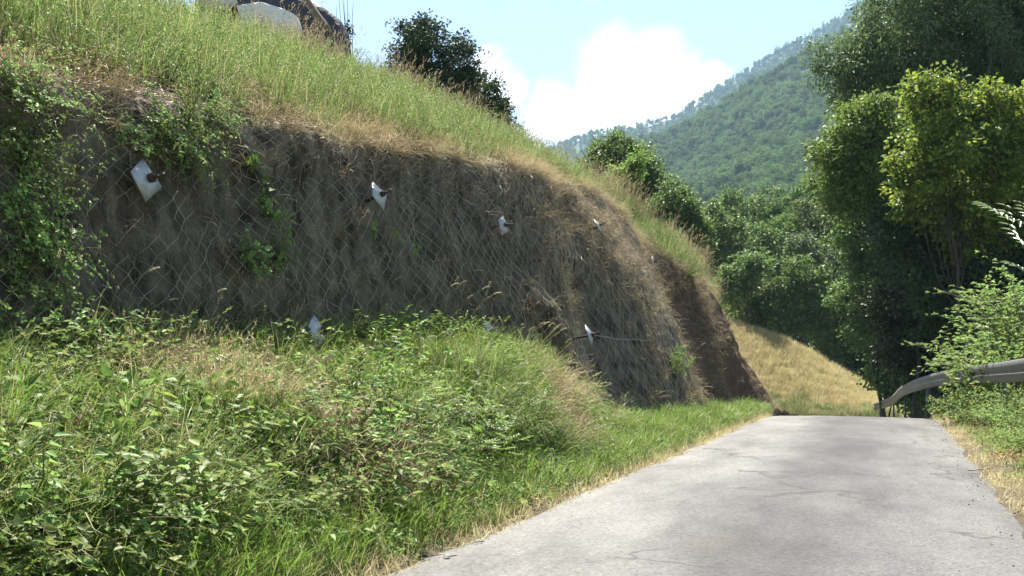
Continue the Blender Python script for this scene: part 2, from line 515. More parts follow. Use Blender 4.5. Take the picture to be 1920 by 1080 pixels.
def strip(name, s0, s1, ds, vs, mat):
    ss = np.arange(s0, s1 + ds / 2, ds)
    P = surf(ss[:, None], np.asarray(vs)[None, :])
    me = mesh_np(name, P.reshape(-1, 3), [grid_faces(len(ss), len(vs))], mat, True)
    return me


tag(link('verge', strip('verge', -14, 35, 0.15, np.linspace(0, 5, 44), M['earth'])), kind='structure')
tag(link('cut_slope', strip('cut_slope', -14, 19.05, 0.05, np.linspace(5, 9, 130), M['soil'])), kind='structure')
tag(link('cut_slope_end', strip('cut_slope_end', 19.05, 35, 0.06, np.linspace(5, 9, 110), M['redsoil'])), kind='structure')
tag(link('hillside', strip('hillside', -14, 35, 0.2, np.concatenate([np.linspace(9, 12, 50), np.linspace(12.1, 14, 12)]), M['earth'])), kind='structure')


def zground(x, y):
    s, t = st(x, y)
    base = np.where(s < 21, 0.0, zroad(s)) - 0.35
    r = -t - ROADW + bend(s)
    base = base - 6.0 * (1 - np.exp(-np.clip(r - 2.2, 0, None) / 9.0)) * sstep(-30, 0, s + 20)
    far = sstep(60, 110, y)
    return base * (1 - far) + far * -9.0


# far ground in one sheet, denser close by
_c = np.concatenate([np.arange(0, 90, 1.2), 90 * 1.16 ** np.arange(0, 23)])
gx = np.concatenate([-_c[:0:-1], _c]); gy = np.concatenate([-(_c[:0:-3][-30:]), _c])
GX, GY = np.meshgrid(gx, gy, indexing='ij')
GZ = zground(GX, GY) + 0.25 * fbm(GX * 0.15, GY * 0.15, 31, 3) * sstep(30, 45, GY)
me = mesh_np('ground', np.stack([GX, GY, GZ], -1).reshape(-1, 3), [grid_faces(len(gx), len(gy))], M['woodfloor'], True)
tag(link('ground', me), kind='structure')


def right_surf(s, r):
    """shoulder right of the road, r metres from the asphalt: a low mound that then falls to the valley"""
    s = np.asarray(s, float); r = np.asarray(r, float)
    mound = 0.45 * sstep(4, 10, s) * (1 - sstep(19, 30, s) * .5)
    z = zroad(s) - 0.045 + 0.05 * sstep(-.35, .35, r) + mound * sstep(0.25, 1.3, r) - 6.0 * (1 - np.exp(-np.clip(r - 2.6, 0, None) / 7.0)) + 0.05 * fbm(s * 1.5, r * 1.5, 41, 3) * sstep(0, .5, r)
    x, y = xy(s, -ROADW - r + bend(s))
    return np.stack([x, y, z + 0 * x], -1)


rs = np.arange(-14, 42, 0.3); rr = np.concatenate([np.linspace(-0.35, 3, 24), np.linspace(3.4, 16, 18)])
me = mesh_np('right_shoulder', right_surf(rs[:, None], rr[None, :]).reshape(-1, 3), [grid_faces(len(rs), len(rr))], M['earth'], True)
tag(link('shoulder', me), kind='structure')

# ------------------------------------------------------------------ the road
m, nt, out = new_mat('old_asphalt')
tc = nt.nodes.new('ShaderNodeTexCoord'); ov = tc.outputs['Object']
lmap = nt.nodes.new('ShaderNodeMapping'); lmap.inputs['Scale'].default_value = (1.0, 0.35, 1.0); nt.links.new(ov, lmap.inputs['Vector'])
big = noise(nt, 0.9, 8, lmap.outputs[0], 0.62); rb = ramp(nt, [(0.058, 0.057, 0.056), (0.09, 0.088, 0.085), (0.118, 0.115, 0.11)], [0.36, 0.5, 0.64])
nt.links.new(big.outputs['Fac'], rb.inputs[0])
vor = nt.nodes.new('ShaderNodeTexVoronoi'); vor.inputs['Scale'].default_value = 48
nt.links.new(ov, vor.inputs['Vector'])
rv = ramp(nt, [(0.25, 0.25, 0.25), (0.85, 0.85, 0.85), (1.1, 1.1, 1.1), (1.6, 1.6, 1.58)], [0.0, 0.3, 0.7, 1.0])
nt.links.new(vor.outputs['Color'], rv.inputs[0])
mul = nt.nodes.new('ShaderNodeMix'); mul.data_type = 'RGBA'; mul.blend_type = 'MULTIPLY'; mul.inputs['Factor'].default_value = 0.75
nt.links.new(rb.outputs[0], mul.inputs['A']); nt.links.new(rv.outputs[0], mul.inputs['B'])
# worn darker track down the middle (y of the object runs along the road, x across it)
sx = nt.nodes.new('ShaderNodeSeparateXYZ'); nt.links.new(ov, sx.inputs[0])
wob = noise(nt, 0.5, 3, ov)
ad = nt.nodes.new('ShaderNodeMath'); ad.operation = 'MULTIPLY_ADD'; ad.inputs[1].default_value = 1.1
nt.links.new(wob.outputs['Fac'], ad.inputs[0]); nt.links.new(sx.outputs[0], ad.inputs[2])
trk = ramp(nt, [(1.5, 1.47, 1.40), (1.34, 1.33, 1.29), (0.62, 0.62, 0.62), (0.66, 0.66, 0.66), (0.92, 0.92, 0.92), (1.1, 1.09, 1.06)], [0.0, 0.28, 0.47, 0.58, 0.75, 1.0])
mr = nt.nodes.new('ShaderNodeMapRange'); mr.inputs['From Min'].default_value = 0.55; mr.inputs['From Max'].default_value = 4.85
nt.links.new(ad.outputs[0], mr.inputs['Value']); nt.links.new(mr.outputs[0], trk.inputs[0])
mul2 = nt.nodes.new('ShaderNodeMix'); mul2.data_type = 'RGBA'; mul2.blend_type = 'MULTIPLY'; mul2.inputs['Factor'].default_value = 1.0
nt.links.new(mul.outputs['Result'], mul2.inputs['A']); nt.links.new(trk.outputs[0], mul2.inputs['B'])
# a rusty stain
_sx, _sy = 1.95, 2.0
dv = nt.nodes.new('ShaderNodeVectorMath'); dv.operation = 'SUBTRACT'; dv.inputs[1].default_value = (_sx, _sy, 0)
nt.links.new(ov, dv.inputs[0])
ds_ = nt.nodes.new('ShaderNodeVectorMath'); ds_.operation = 'MULTIPLY'; ds_.inputs[1].default_value = (1.6, 0.9, 0)
nt.links.new(dv.outputs[0], ds_.inputs[0])
ln = nt.nodes.new('ShaderNodeVectorMath'); ln.operation = 'LENGTH'; nt.links.new(ds_.outputs[0], ln.inputs[0])
nz = noise(nt, 3.5, 5, ov)
lw = nt.nodes.new('ShaderNodeMath'); lw.operation = 'MULTIPLY_ADD'; lw.inputs[1].default_value = 1.2
nt.links.new(nz.outputs['Fac'], lw.inputs[0]); nt.links.new(ln.outputs['Value'], lw.inputs[2])
mrs = nt.nodes.new('ShaderNodeMapRange'); mrs.inputs['From Min'].default_value = 1.15; mrs.inputs['From Max'].default_value = 0.6; mrs.inputs['To Max'].default_value = 0.35
nt.links.new(lw.outputs[0], mrs.inputs['Value'])
st_mix = nt.nodes.new('ShaderNodeMix'); st_mix.data_type = 'RGBA'
nt.links.new(mrs.outputs[0], st_mix.inputs['Factor']); nt.links.new(mul2.outputs['Result'], st_mix.inputs['A']); st_mix.inputs['B'].default_value = (0.085, 0.06, 0.048, 1)
# hairline cracks
vc = nt.nodes.new('ShaderNodeTexVoronoi'); vc.feature = 'DISTANCE_TO_EDGE'; vc.inputs['Scale'].default_value = 0.45
nc = noise(nt, 1.2, 5, ov)
nadd = nt.nodes.new('ShaderNodeVectorMath'); nadd.operation = 'MULTIPLY_ADD'; nadd.inputs[1].default_value = (1.4, 1.4, 0)
nt.links.new(nc.outputs['Color'], nadd.inputs[0]); nt.links.new(ov, nadd.inputs[2]); nt.links.new(nadd.outputs[0], vc.inputs['Vector'])
cm = nt.nodes.new('ShaderNodeMapRange'); cm.inputs['From Min'].default_value = 0.02; cm.inputs['From Max'].default_value = 0.0; cm.inputs['To Max'].default_value = 0.75
nt.links.new(vc.outputs['Distance'], cm.inputs['Value'])
gate = noise(nt, 0.6, 2, ov); gm = nt.nodes.new('ShaderNodeMapRange'); gm.inputs['From Min'].default_value = 0.5; gm.inputs['From Max'].default_value = 0.56
nt.links.new(gate.outputs['Fac'], gm.inputs['Value'])
cg = nt.nodes.new('ShaderNodeMath'); cg.operation = 'MULTIPLY'; nt.links.new(cm.outputs[0], cg.inputs[0]); nt.links.new(gm.outputs[0], cg.inputs[1])
cmix = nt.nodes.new('ShaderNodeMix'); cmix.data_type = 'RGBA'; cmix.inputs['B'].default_value = (0.025, 0.023, 0.02, 1)
nt.links.new(cg.outputs[0], cmix.inputs['Factor']); nt.links.new(st_mix.outputs['Result'], cmix.inputs['A'])
p = nt.nodes.new('ShaderNodeBsdfPrincipled'); p.inputs['Roughness'].default_value = 0.8; p.inputs['Specular IOR Level'].default_value = 0.3
nt.links.new(cmix.outputs['Result'], p.inputs['Base Color'])
bmp = nt.nodes.new('ShaderNodeBump'); bmp.inputs['Strength'].default_value = 0.5; bmp.inputs['Distance'].default_value = 0.008
nt.links.new(vor.outputs['Distance'], bmp.inputs['Height']); nt.links.new(bmp.outputs[0], p.inputs['Normal'])
nt.links.new(p.outputs[0], out.inputs[0])
M['asphalt'] = m
ss = np.arange(-14, 48, 0.2); cols = np.linspace(0, 1, 15)
left_e = 0.10 * fbm(ss * 0.9, ss * 0, 51, 4) + 0.05 * fbm(ss * 4, ss * 0, 52, 2) + 0.02
right_e = 0.14 * fbm(ss * 0.7, ss * 0, 53, 4) + 0.05 * fbm(ss * 4, ss * 0, 54, 2)
lx = -left_e[:, None] * (1 - cols) + (ROADW + right_e[:, None]) * cols          # across, to the right
zz = zroad(ss)[:, None] + 0.012 + 0.03 * np.sin(cols * math.pi)[None, :] + 0.012 * fbm(ss[:, None] * .4, lx * .8, 55, 3) - 0.035 * ((cols < 0.01) | (cols > 0.99))[None, :]
V = np.stack([lx - bend(ss)[:, None], np.broadcast_to(ss[:, None], lx.shape), zz], -1)
road = link('road', mesh_np('road', V.reshape(-1, 3), [grid_faces(len(ss), len(cols))], M['asphalt'], True), loc=(E[0], E[1], 0), rot=(0, 0, -YAW))
tag(road, kind='structure')


# ------------------------------------------------------------------ leaves, blades, plants
def leaf_arrays(c, d, nrm, L, W, fold=0.15, six=False):
    """leaf blades as little folded kites (2 triangles) or six-point leaves (4 triangles)"""
    d = norm(d); side = norm(np.cross(d, nrm)); up = np.cross(side, d)
    L = np.broadcast_to(L, (len(c),))[:, None]; W = np.broadcast_to(W, (len(c),))[:, None]
    n = len(c)
    if not six:
        b = c; t = c + d * L - up * L * 0.12; mid = c + d * L * 0.45 + up * W * fold
        V = np.stack([b, mid + side * W * .5, t, mid - side * W * .5], 1).reshape(-1, 3)
        i = np.arange(n)[:, None] * 4
        Fc = np.concatenate([i + np.array([[0, 1, 2]]), i + np.array([[0, 2, 3]])])
        return V, Fc
    b = c; t = c + d * L - up * L * 0.22
    l1 = c + d * L * .28 + side * W * .46 + up * W * fold; r1 = c + d * L * .28 - side * W * .46 + up * W * fold
    l2 = c + d * L * .65 + side * W * .36 + up * W * fold * .4 - up * L * .06; r2 = c + d * L * .65 - side * W * .36 + up * W * fold * .4 - up * L * .06
    V = np.stack([b, l1, l2, t, r2, r1], 1).reshape(-1, 3)
    i = np.arange(n)[:, None] * 6
    Fc = np.concatenate([i + np.array([[a]]).reshape(1, 3) for a in ([0, 1, 2], [0, 2, 3], [0, 3, 4], [0, 4, 5])])
    return V, Fc


def rdir(n, r, zmin=-1.0):
    z = r.uniform(zmin, 1, n); a = r.uniform(0, 2 * math.pi, n); q = np.sqrt(np.clip(1 - z * z, 0, 1))
    return np.stack([q * np.cos(a), q * np.sin(a), z], -1)


def blade_clump(name, mat, n, rad, h, hv, width, lean, curl, r, heads=0, droop_dir=None):
    """a tuft: n tapered curved ribbons, some ending in a seed head"""
    ang = r.uniform(0, 2 * math.pi, n); rr_ = rad * np.sqrt(r.uniform(0, 1, n))
    base = np.stack([rr_ * np.cos(ang), rr_ * np.sin(ang), np.zeros(n) - 0.02], -1)
    az = r.uniform(0, 2 * math.pi, n)
    if droop_dir is not None: az = r.normal(0, droop_dir, n)
    H = h * (1 + hv * r.uniform(-1, 1, n)); ln_ = np.abs(r.normal(lean, lean * 0.5, n)); cu = np.abs(r.normal(curl, curl * 0.5, n))
    hd = np.stack([np.cos(az), np.sin(az), 0 * az], -1)
    k = 5
    ts = np.linspace(0, 1, k)
    th = ln_[:, None] + cu[:, None] * ts[None, :] ** 1.3               # angle from vertical along the blade
    seg = (H / (k - 1))[:, None]
    px_ = np.concatenate([np.zeros((n, 1)), np.cumsum(np.sin(th[:, :-1]) * seg, 1)], 1)
    pz_ = np.concatenate([np.zeros((n, 1)), np.cumsum(np.cos(th[:, :-1]) * seg, 1)], 1)
    pts = base[:, None, :] + hd[:, None, :] * px_[..., None] + np.array([0, 0, 1.0]) * pz_[..., None]
    tw = r.uniform(0, math.pi, n)
    sd = np.stack([-np.sin(az) * np.cos(tw) + np.cos(az) * np.sin(tw) * .4, np.cos(az) * np.cos(tw) + np.sin(az) * np.sin(tw) * .4, 0.3 * np.sin(tw)], -1)
    w = width * r.uniform(.6, 1.3, n)
    prof = np.array([0.7, 1.0, 0.85, 0.55, 0.08])
    L_ = pts + sd[:, None, :] * (w[:, None] * prof[None, :])[..., None] * .5
    R_ = pts - sd[:, None, :] * (w[:, None] * prof[None, :])[..., None] * .5
    V = np.stack([L_, R_], 2).reshape(-1, 3)
    i = np.arange(n)[:, None] * (2 * k)
    Fq = np.concatenate([i + np.array([[2 * q, 2 * q + 1, 2 * q + 3, 2 * q + 2]]) for q in range(k - 1)])
    mb = MB(); mb.add(V, None, Fq)
    if heads:
        for q in r.choice(n, heads, replace=False):
            tip = pts[q, -1]; dd = norm(pts[q, -1] - pts[q, -2])
            m_ = 7
            c = tip + np.linspace(0, 0.09, m_)[:, None] * dd
            V2, F2 = leaf_arrays(c, norm(rdir(m_, r) * .6 + dd), rdir(m_, r), 0.03, 0.013)
            mb.add(V2, F2)
    return mb.mesh(name, mat)


def proto_collection(name, meshes):
    c = bpy.data.collections.new(name)
    for i, me_ in enumerate(meshes):
        o = bpy.data.objects.new(name + '_tuft', me_); c.objects.link(o)
    return c


def scatter_object(name, P, rot, scale, idx, coll, label, cat):
    me_ = bpy.data.meshes.new(name)
    me_.vertices.add(len(P)); me_.vertices.foreach_set('co', np.asarray(P, np.float32).ravel())
    a = me_.attributes.new('rot', 'FLOAT_VECTOR', 'POINT'); a.data.foreach_set('vector', np.asarray(rot, np.float32).ravel())
    a = me_.attributes.new('scl', 'FLOAT', 'POINT'); a.data.foreach_set('value', np.asarray(scale, np.float32))
    a = me_.attributes.new('idx', 'INT', 'POINT'); a.data.foreach_set('value', np.asarray(idx, np.int32))
    o = link(name, me_)
    ng = bpy.data.node_groups.new(name + '_nodes', 'GeometryNodeTree')
    ng.interface.new_socket('Geometry', in_out='INPUT', socket_type='NodeSocketGeometry')
    ng.interface.new_socket('Geometry', in_out='OUTPUT', socket_type='NodeSocketGeometry')
    gi = ng.nodes.new('NodeGroupInput'); go = ng.nodes.new('NodeGroupOutput')
    ip = ng.nodes.new('GeometryNodeInstanceOnPoints')
    ci = ng.nodes.new('GeometryNodeCollectionInfo')
    ci.inputs['Collection'].default_value = coll
    ci.inputs['Separate Children'].default_value = True
    ci.inputs['Reset Children'].default_value = True
    def na(nm, ty):
        q = ng.nodes.new('GeometryNodeInputNamedAttribute'); q.data_type = ty; q.inputs['Name'].default_value = nm
        return q.outputs['Attribute']
    ng.links.new(gi.outputs[0], ip.inputs['Points'])
    ng.links.new(ci.outputs[0], ip.inputs['Instance'])
    ip.inputs['Pick Instance'].default_value = True
    ng.links.new(na('idx', 'INT'), ip.inputs['Instance Index'])
    ng.links.new(na('rot', 'FLOAT_VECTOR'), ip.inputs['Rotation'])
    ng.links.new(na('scl', 'FLOAT'), ip.inputs['Scale'])
    ng.links.new(ip.outputs[0], go.inputs[0])
    md = o.modifiers.new('scatter', 'NODES'); md.node_group = ng
    tag(o, label, cat, kind='stuff')
    return o


def sample_surf(n, s0, s1, v0, v1, r, weight=None):
    """n random points of the bank, spread evenly by area"""
    sg = np.linspace(s0, s1, 160); vg = np.linspace(v0, v1, 70)
    P = surf(sg[:, None], vg[None, :])
    A = np.linalg.norm(np.cross(P[1:, :-1] - P[:-1, :-1], P[:-1, 1:] - P[:-1, :-1]), axis=-1)
    px, py, _ = proj(P[:-1, :-1])
    A = A * ((px > -620) & (px < 2000) & (py > -260) & (py < 1330))
    if weight is not None: A = A * weight(sg[:-1, None] + 0 * A, vg[None, :-1] + 0 * A)
    pr = (A / A.sum()).ravel()
    c = r.choice(A.size, n, p=pr)
    i, j = np.unravel_index(c, A.shape)
    s = sg[i] + r.uniform(0, 1, n) * (sg[1] - sg[0]); v = vg[j] + r.uniform(0, 1, n) * (vg[1] - vg[0])
    P, nn = surf_frame(s, v)
    return P, nn, s, v


def tilt_rot(nn, r, follow=0.4, zr=None):
    n = len(nn)
    t = norm(nn * follow + np.array([0, 0, 1.0]) * (1 - follow))
    zr = r.uniform(0, 2 * math.pi, n) if zr is None else zr
    # euler XYZ giving z-axis = t after a turn zr about z
    rx = np.arcsin(np.clip(-(t[:, 1]), -1, 1)); ry = np.arctan2(t[:, 0], t[:, 2])
    out = np.zeros((n, 3))
    for i in range(n):
        out[i] = (Matrix.Rotation(ry[i], 3, 'Y') @ Matrix.Rotation(rx[i], 3, 'X') @ Matrix.Rotation(zr[i], 3, 'Z')).to_euler()
    return out


ROADWARD = math.atan2(-N[1], -N[0])

r = np.random.default_rng(101)
lawn = proto_collection('lawn', [blade_clump('lawn_tuft', G['grass' if i % 3 else 'meadow'], 46, 0.15, 0.11 + 0.035 * i, 0.6, 0.012, 0.4, 0.9, r, heads=2 if i > 3 else 0) for i in range(6)])
meadow = proto_collection('meadow', [blade_clump('meadow_tuft', G['meadow'], 44, 0.16, 0.27 + 0.045 * i, 0.5, 0.009, 0.2, 0.8, r, heads=9) for i in range(7)])
tall = proto_collection('tall', [blade_clump('tall_tuft', G['thatch'], 22, 0.16, 0.75 + 0.08 * i, 0.3, 0.007, 0.12, 0.7, r, heads=12) for i in range(5)])
tussock = proto_collection('tussock', [blade_clump('tussock_tuft', G[k], 50, 0.12, 0.58, 0.4, 0.011, 0.4, 1.4, r, heads=5) for k in ('grass', 'grass', 'meadow', 'thatch', 'thatch')])
thatch = proto_collection('thatch', [blade_clump('thatch_tuft', G['thatch'], 34, 0.13, 0.36, 0.6, 0.008, 0.9, 1.6, r, droop_dir=0.6) for i in range(6)])
fibre = proto_collection('fibre', [blade_clump('fibre_tuft', G['fibre' if i < 4 else 'thatch'], 18, 0.16, 0.24, 0.5, 0.007, 1.7, 1.0, r, droop_dir=0.7) for i in range(6)])
strawc = proto_collection('straw', [blade_clump('straw_tuft', G['straw'], 40, 0.35, 0.4, 0.5, 0.016, 0.3, 0.9, r) for i in range(4)] + [blade_clump('straw_tuft', G['meadow'], 40, 0.35, 0.4, 0.5, 0.016, 0.3, 0.9, r)])
litter = proto_collection('litter', [blade_clump('litter_tuft', G['straw'], 30, 0.14, 0.16, 0.6, 0.006, 1.25, 0.5, r) for i in range(4)])

def bare(s, v):
    """dark scarps of earth left open in the plant cover"""
    b = np.exp(-((v - 2.75) / .5) ** 2) * (np.exp(-((s - 7.8) / 1.2) ** 2) + np.exp(-((s - 0.6) / 1.3) ** 2) + .8 * np.exp(-((s - 4.2) / .7) ** 2))
    return np.clip(1 - 1.15 * b, 0.02, 1)


# green grass of the verge
n = 5824
P, nn, s, v = sample_surf(n, -5, 24, 0.5, 3.2, r, lambda s, v: np.where(v < 2.2, 1.0, 0.35) * np.where(s > 8.5, 1.3, 1.0) * np.clip(1.05 + 0.9 * fbm(s * 1.2, v * 1.5, 71, 3), .05, 2) * sstep(0.55, 0.9, v) * bare(s, v))
scatter_object('verge_grass', P, tilt_rot(nn, r, .3), r.uniform(.55, 1.35, n) * (0.45 + 0.55 * sstep(.6, 1.2, v)), r.integers(0, 6, n), lawn, 'bright green grass along the verge beside the left road edge', 'grass')
# leafy ground cover mixed into verge and bench
def herb(name, mat, n, rad, h, L, W, r):
    a = r.uniform(0, 6.28, n); q = rad * np.sqrt(r.uniform(0, 1, n))
    c = np.stack([q * np.cos(a), q * np.sin(a), h * r.uniform(.1, 1, n) * (1 - .5 * q / rad)], -1)
    V, Fc = leaf_arrays(c, rdir(n, r, -.2), norm(rdir(n, r) * .6 + np.array([0, 0, .8])), L * r.uniform(.6, 1.3, n), W * r.uniform(.6, 1.3, n))
    return mesh_np(name, V, [Fc], mat)


herbs = proto_collection('herbs', [herb('herb_tuft', G[k], 70, .16, hh, L_, W_, r) for k, hh, L_, W_ in
                                   (('brightleaf', .14, .035, .022), ('bramble', .2, .045, .03), ('bramble', .12, .03, .02), ('brightleaf', .24, .05, .018), ('yellowleaf', .1, .03, .02), ('dryleaf', .12, .04, .016))])
n = 3808
P, nn, s, v = sample_surf(n, -5, 24, 0.8, 5.1, r, lambda s, v: np.clip(0.5 + 2.0 * fbm(s * 1.4, v * 1.1, 72, 3), 0.03, 3) * bare(s, v))
scatter_object('ground_cover', P, tilt_rot(nn, r, .5), r.uniform(.5, 1.4, n), r.integers(0, 6, n), herbs, 'low leafy ground cover between the grasses of the verge and bench', 'ground cover')
n = 1064
P, nn, s, v = sample_surf(n, -5, 9.9, 1.6, 5.1, r, lambda s, v: np.clip(0.35 + 2.4 * fbm(s * 0.9, v * 0.9, 76, 3), 0.02, 3) * bare(s, v))
scatter_object('undergrowth', P, tilt_rot(nn, r, .5), r.uniform(1.3, 2.6, n), r.choice([1, 1, 2, 3, 5], n), herbs, 'tangled leafy undergrowth between the brambles of the bench', 'undergrowth')
# meadow above the lip
n = 12100
P, nn, s, v = sample_surf(n, -6, 28, 8.75, 11.9, r, lambda s, v: sstep(8.7, 9.3, v + .5 * fbm(s * 1.2, v, 78, 2)))
scatter_object('hillside_grass', P, tilt_rot(nn, r, .25), r.uniform(.6, 1.25, n), r.integers(0, 7, n), meadow, 'green meadow grass covering the hillside above the netted slope', 'grass')
# tall dry grass on the brow
n = 900
P, nn, s, v = sample_surf(n, 9, 27.5, 9.6, 11.6, r, lambda s, v: (np.exp(-((v - 11.0) / 0.35) ** 2) * (s < 17.5) + (s > 19) * np.exp(-((v - 10.6) / .7) ** 2) * 2.0) * np.clip(0.3 + 2.2 * fbm(s * 0.9, v, 73, 2), 0, 3))
scatter_object('tall_grass', P, tilt_rot(nn, r, .1), r.uniform(.7, 1.15, n), r.integers(0, 5, n), tall, 'tall pale seeding grass standing along the skyline of the bank', 'grass')
# tussocks on the bench
n = 2576
P, nn, s, v = sample_surf(n, -5, 10.6, 1.8, 5.2, r, lambda s, v: np.clip(0.7 + 1.5 * fbm(s * 0.9, v * 0.8, 75, 3) + 0.7 * np.exp(-((s - 8.0) / 0.9) ** 2), 0.05, 3) * bare(s, v))
dry = fbm(s * 0.7, v * 0.7, 77, 2) + 0.45 * np.exp(-((s - 8.0) / 0.9) ** 2)
ii = np.where(dry > 0.32, r.integers(3, 5, n), r.integers(0, 3, n))
scatter_object('bank_grass', P, tilt_rot(nn, r, .3), r.uniform(.55, 1.1, n), ii, tussock, 'arching green and straw coloured grass tussocks on the earth bench below the netting', 'grass')
# hanging straw at the lip
n = 1980
P, nn, s, v = sample_surf(n, -6, 27.5, 8.0, 9.4, r, lambda s, v: sstep(7.9, 8.7, v) * (0.3 + .7 * sstep(4.5, 6.5, s)) * np.clip(0.7 + 2.2 * fbm(s * 1.3, v * .5, 79, 3), 0.05, 2.2))
scatter_object('dry_lip_grass', P, tilt_rot(nn, r, 0, ROADWARD + r.normal(0, .5, n)), r.uniform(.5, 1.15, n), r.integers(0, 6, n), thatch, 'dry straw coloured grass hanging over the lip of the cut slope', 'grass')
# dead fibres caught in the netting; paler straw tufts imitate sunlit strips
n = 4000
P, nn, s, v = sample_surf(n, -6, 27.5, 4.9, 8.5, r, lambda s, v: np.clip(0.6 + 1.6 * fbm(s * 0.8, v * .7, 81, 3), 0.05, 3))
scatter_object('wall_fibre_grass', P, tilt_rot(nn, r, 0, ROADWARD + r.normal(0, .5, n)), r.uniform(.4, 1.3, n), np.where((fbm(s * 1.1, v * .8, 82, 3) > .12) | (s > 13.5), r.integers(3, 6, n), r.integers(0, 4, n)), fibre, 'sparse dead grass fibres hanging on the netted soil face', 'grass')
# straw on the right shoulder and at the road edges
n = 900
s = r.uniform(-4, 24, n); rr2 = np.abs(r.normal(0.12, 0.28, n))
k_ = fbm(s * 0.8, s * 0, 83, 2) > -0.25
s, rr2 = s[k_], rr2[k_]
P = right_surf(s, rr2)
s3 = r.uniform(-1, 23, 900); P3 = surf(s3, .42 + np.abs(r.normal(0.0, .3, 900)))
P = np.concatenate([P, P3]); n = len(P)
scatter_object('straw_litter', P, np.stack([0 * P[:, 0], 0 * P[:, 0], r.uniform(0, 6.28, n)], -1), r.uniform(.5, 1.3, n), r.integers(0, 4, n), litter, 'pale dry straw lying along the edges of the road', 'straw')

# ------------------------------------------------------------------ mountains and their woods
near_ridge = np.array([(600, 520), (900, 420), (1000, 372), (1060, 335), (1150, 290), (1200, 272), (1280, 248), (1363, 205), (1430, 152), (1467, 136), (1513, 105), (1600, 60), (1750, -10), (1900, -50), (2300, -60), (2900, -40)], float)
far_ridge = np.array([(600, 420), (900, 340), (1000, 292), (1060, 266), (1120, 246), (1200, 236), (1280, 211), (1357, 157), (1447, 104), (1497, 70), (1523, 66), (1547, 47), (1613, 6), (1750, -85), (1900, -160), (2300, -220), (2900, -150)], float)


def mountain(px, v, ridge, d0, d1, m0, pw, seed, amp):
    """a mountainside seen between its foot (v=0) and ridge (v=1); past the ridge it falls away"""
    px, v = np.broadcast_arrays(np.asarray(px, float), np.asarray(v, float))
    ry = np.interp(px, ridge[:, 0], ridge[:, 1])
    k = (px - 960.0) / F
    mr_ = (682.0 - ry) / F
    vv = np.clip(v, 0, 1); over = np.clip(v - 1, 0, None)
    d = d0 + (d1 - d0) * v
    mm = m0 + (mr_ - m0) * vv ** pw
    nz_ = fbm(k * 9 + seed, d / 160.0, seed, 4) * amp * np.sin(vv * math.pi) ** 0.6
    z = HCAM + (mm + nz_) * d - over * (d1 - d0) * 0.55
    return np.stack([k * d, d, z], -1)


def near_m(px, v): return mountain(px, v, near_ridge, 100.0, 850.0, -0.03, 0.62, 61, 0.028)
def far_m(px, v): return mountain(px, v, far_ridge, 800.0, 1750.0, 0.0, 0.8, 63, 0.02)


for nm, fn in (('mountainside', near_m), ('mountain_ridge', far_m)):
    pxs = np.linspace(600, 2900, 120); vs = np.linspace(0, 1.4, 70)
    me = mesh_np(nm, fn(pxs[:, None], vs[None, :]).reshape(-1, 3), [grid_faces(len(pxs), len(vs))], M['woodfloor'], True)
    tag(link(nm, me), kind='structure')


def crown_leaves(lobes, nleaf, L, W, r, crad=0.35, shell=0.5, droop=0.2, per=36, flat=0.75, six=False, rag=0.14):
    """leaf clumps spread through the volume of several lobes (cx, cy, cz, rx, ry, rz)"""
    lobes = np.asarray(lobes, float)
    wt = (lobes[:, 3] * lobes[:, 5] + lobes[:, 3] * lobes[:, 4]); wt = wt / wt.sum()
    nc = max(6, int(nleaf / per))
    li = r.choice(len(lobes), nc, p=wt)
    dd = rdir(nc, r)
    rad = shell + (1 - shell) * r.uniform(0, 1, nc) ** 0.7
    rad = rad * (1 + 0.16 * r.normal(0, 1, nc))
    rad = np.where(r.uniform(0, 1, nc) < rag, rad * r.uniform(1.05, 1.5, nc), rad)
    cc = lobes[li, :3] + dd * lobes[li, 3:6] * rad[:, None]
    cr = crad * r.uniform(0.55, 1.45, nc)
    ci = r.integers(0, nc, nleaf)
    off = rdir(nleaf, r) * (r.uniform(0, 1, nleaf) ** 0.5)[:, None] * cr[ci][:, None]
    off[:, 2] *= flat
    c = cc[ci] + off
    d = norm(off * 1.2 / np.maximum(cr[ci], 1e-3)[:, None] + 0.7 * rdir(nleaf, r) + np.array([0, 0, -droop]))
    nr_ = norm(rdir(nleaf, r) * 0.9 + np.array([0, 0, 0.75]))
    V, Fc = leaf_arrays(c, d, nr_, L * r.uniform(.65, 1.3, nleaf), W * r.uniform(.65, 1.3, nleaf), six=six)
    return V, Fc, cc


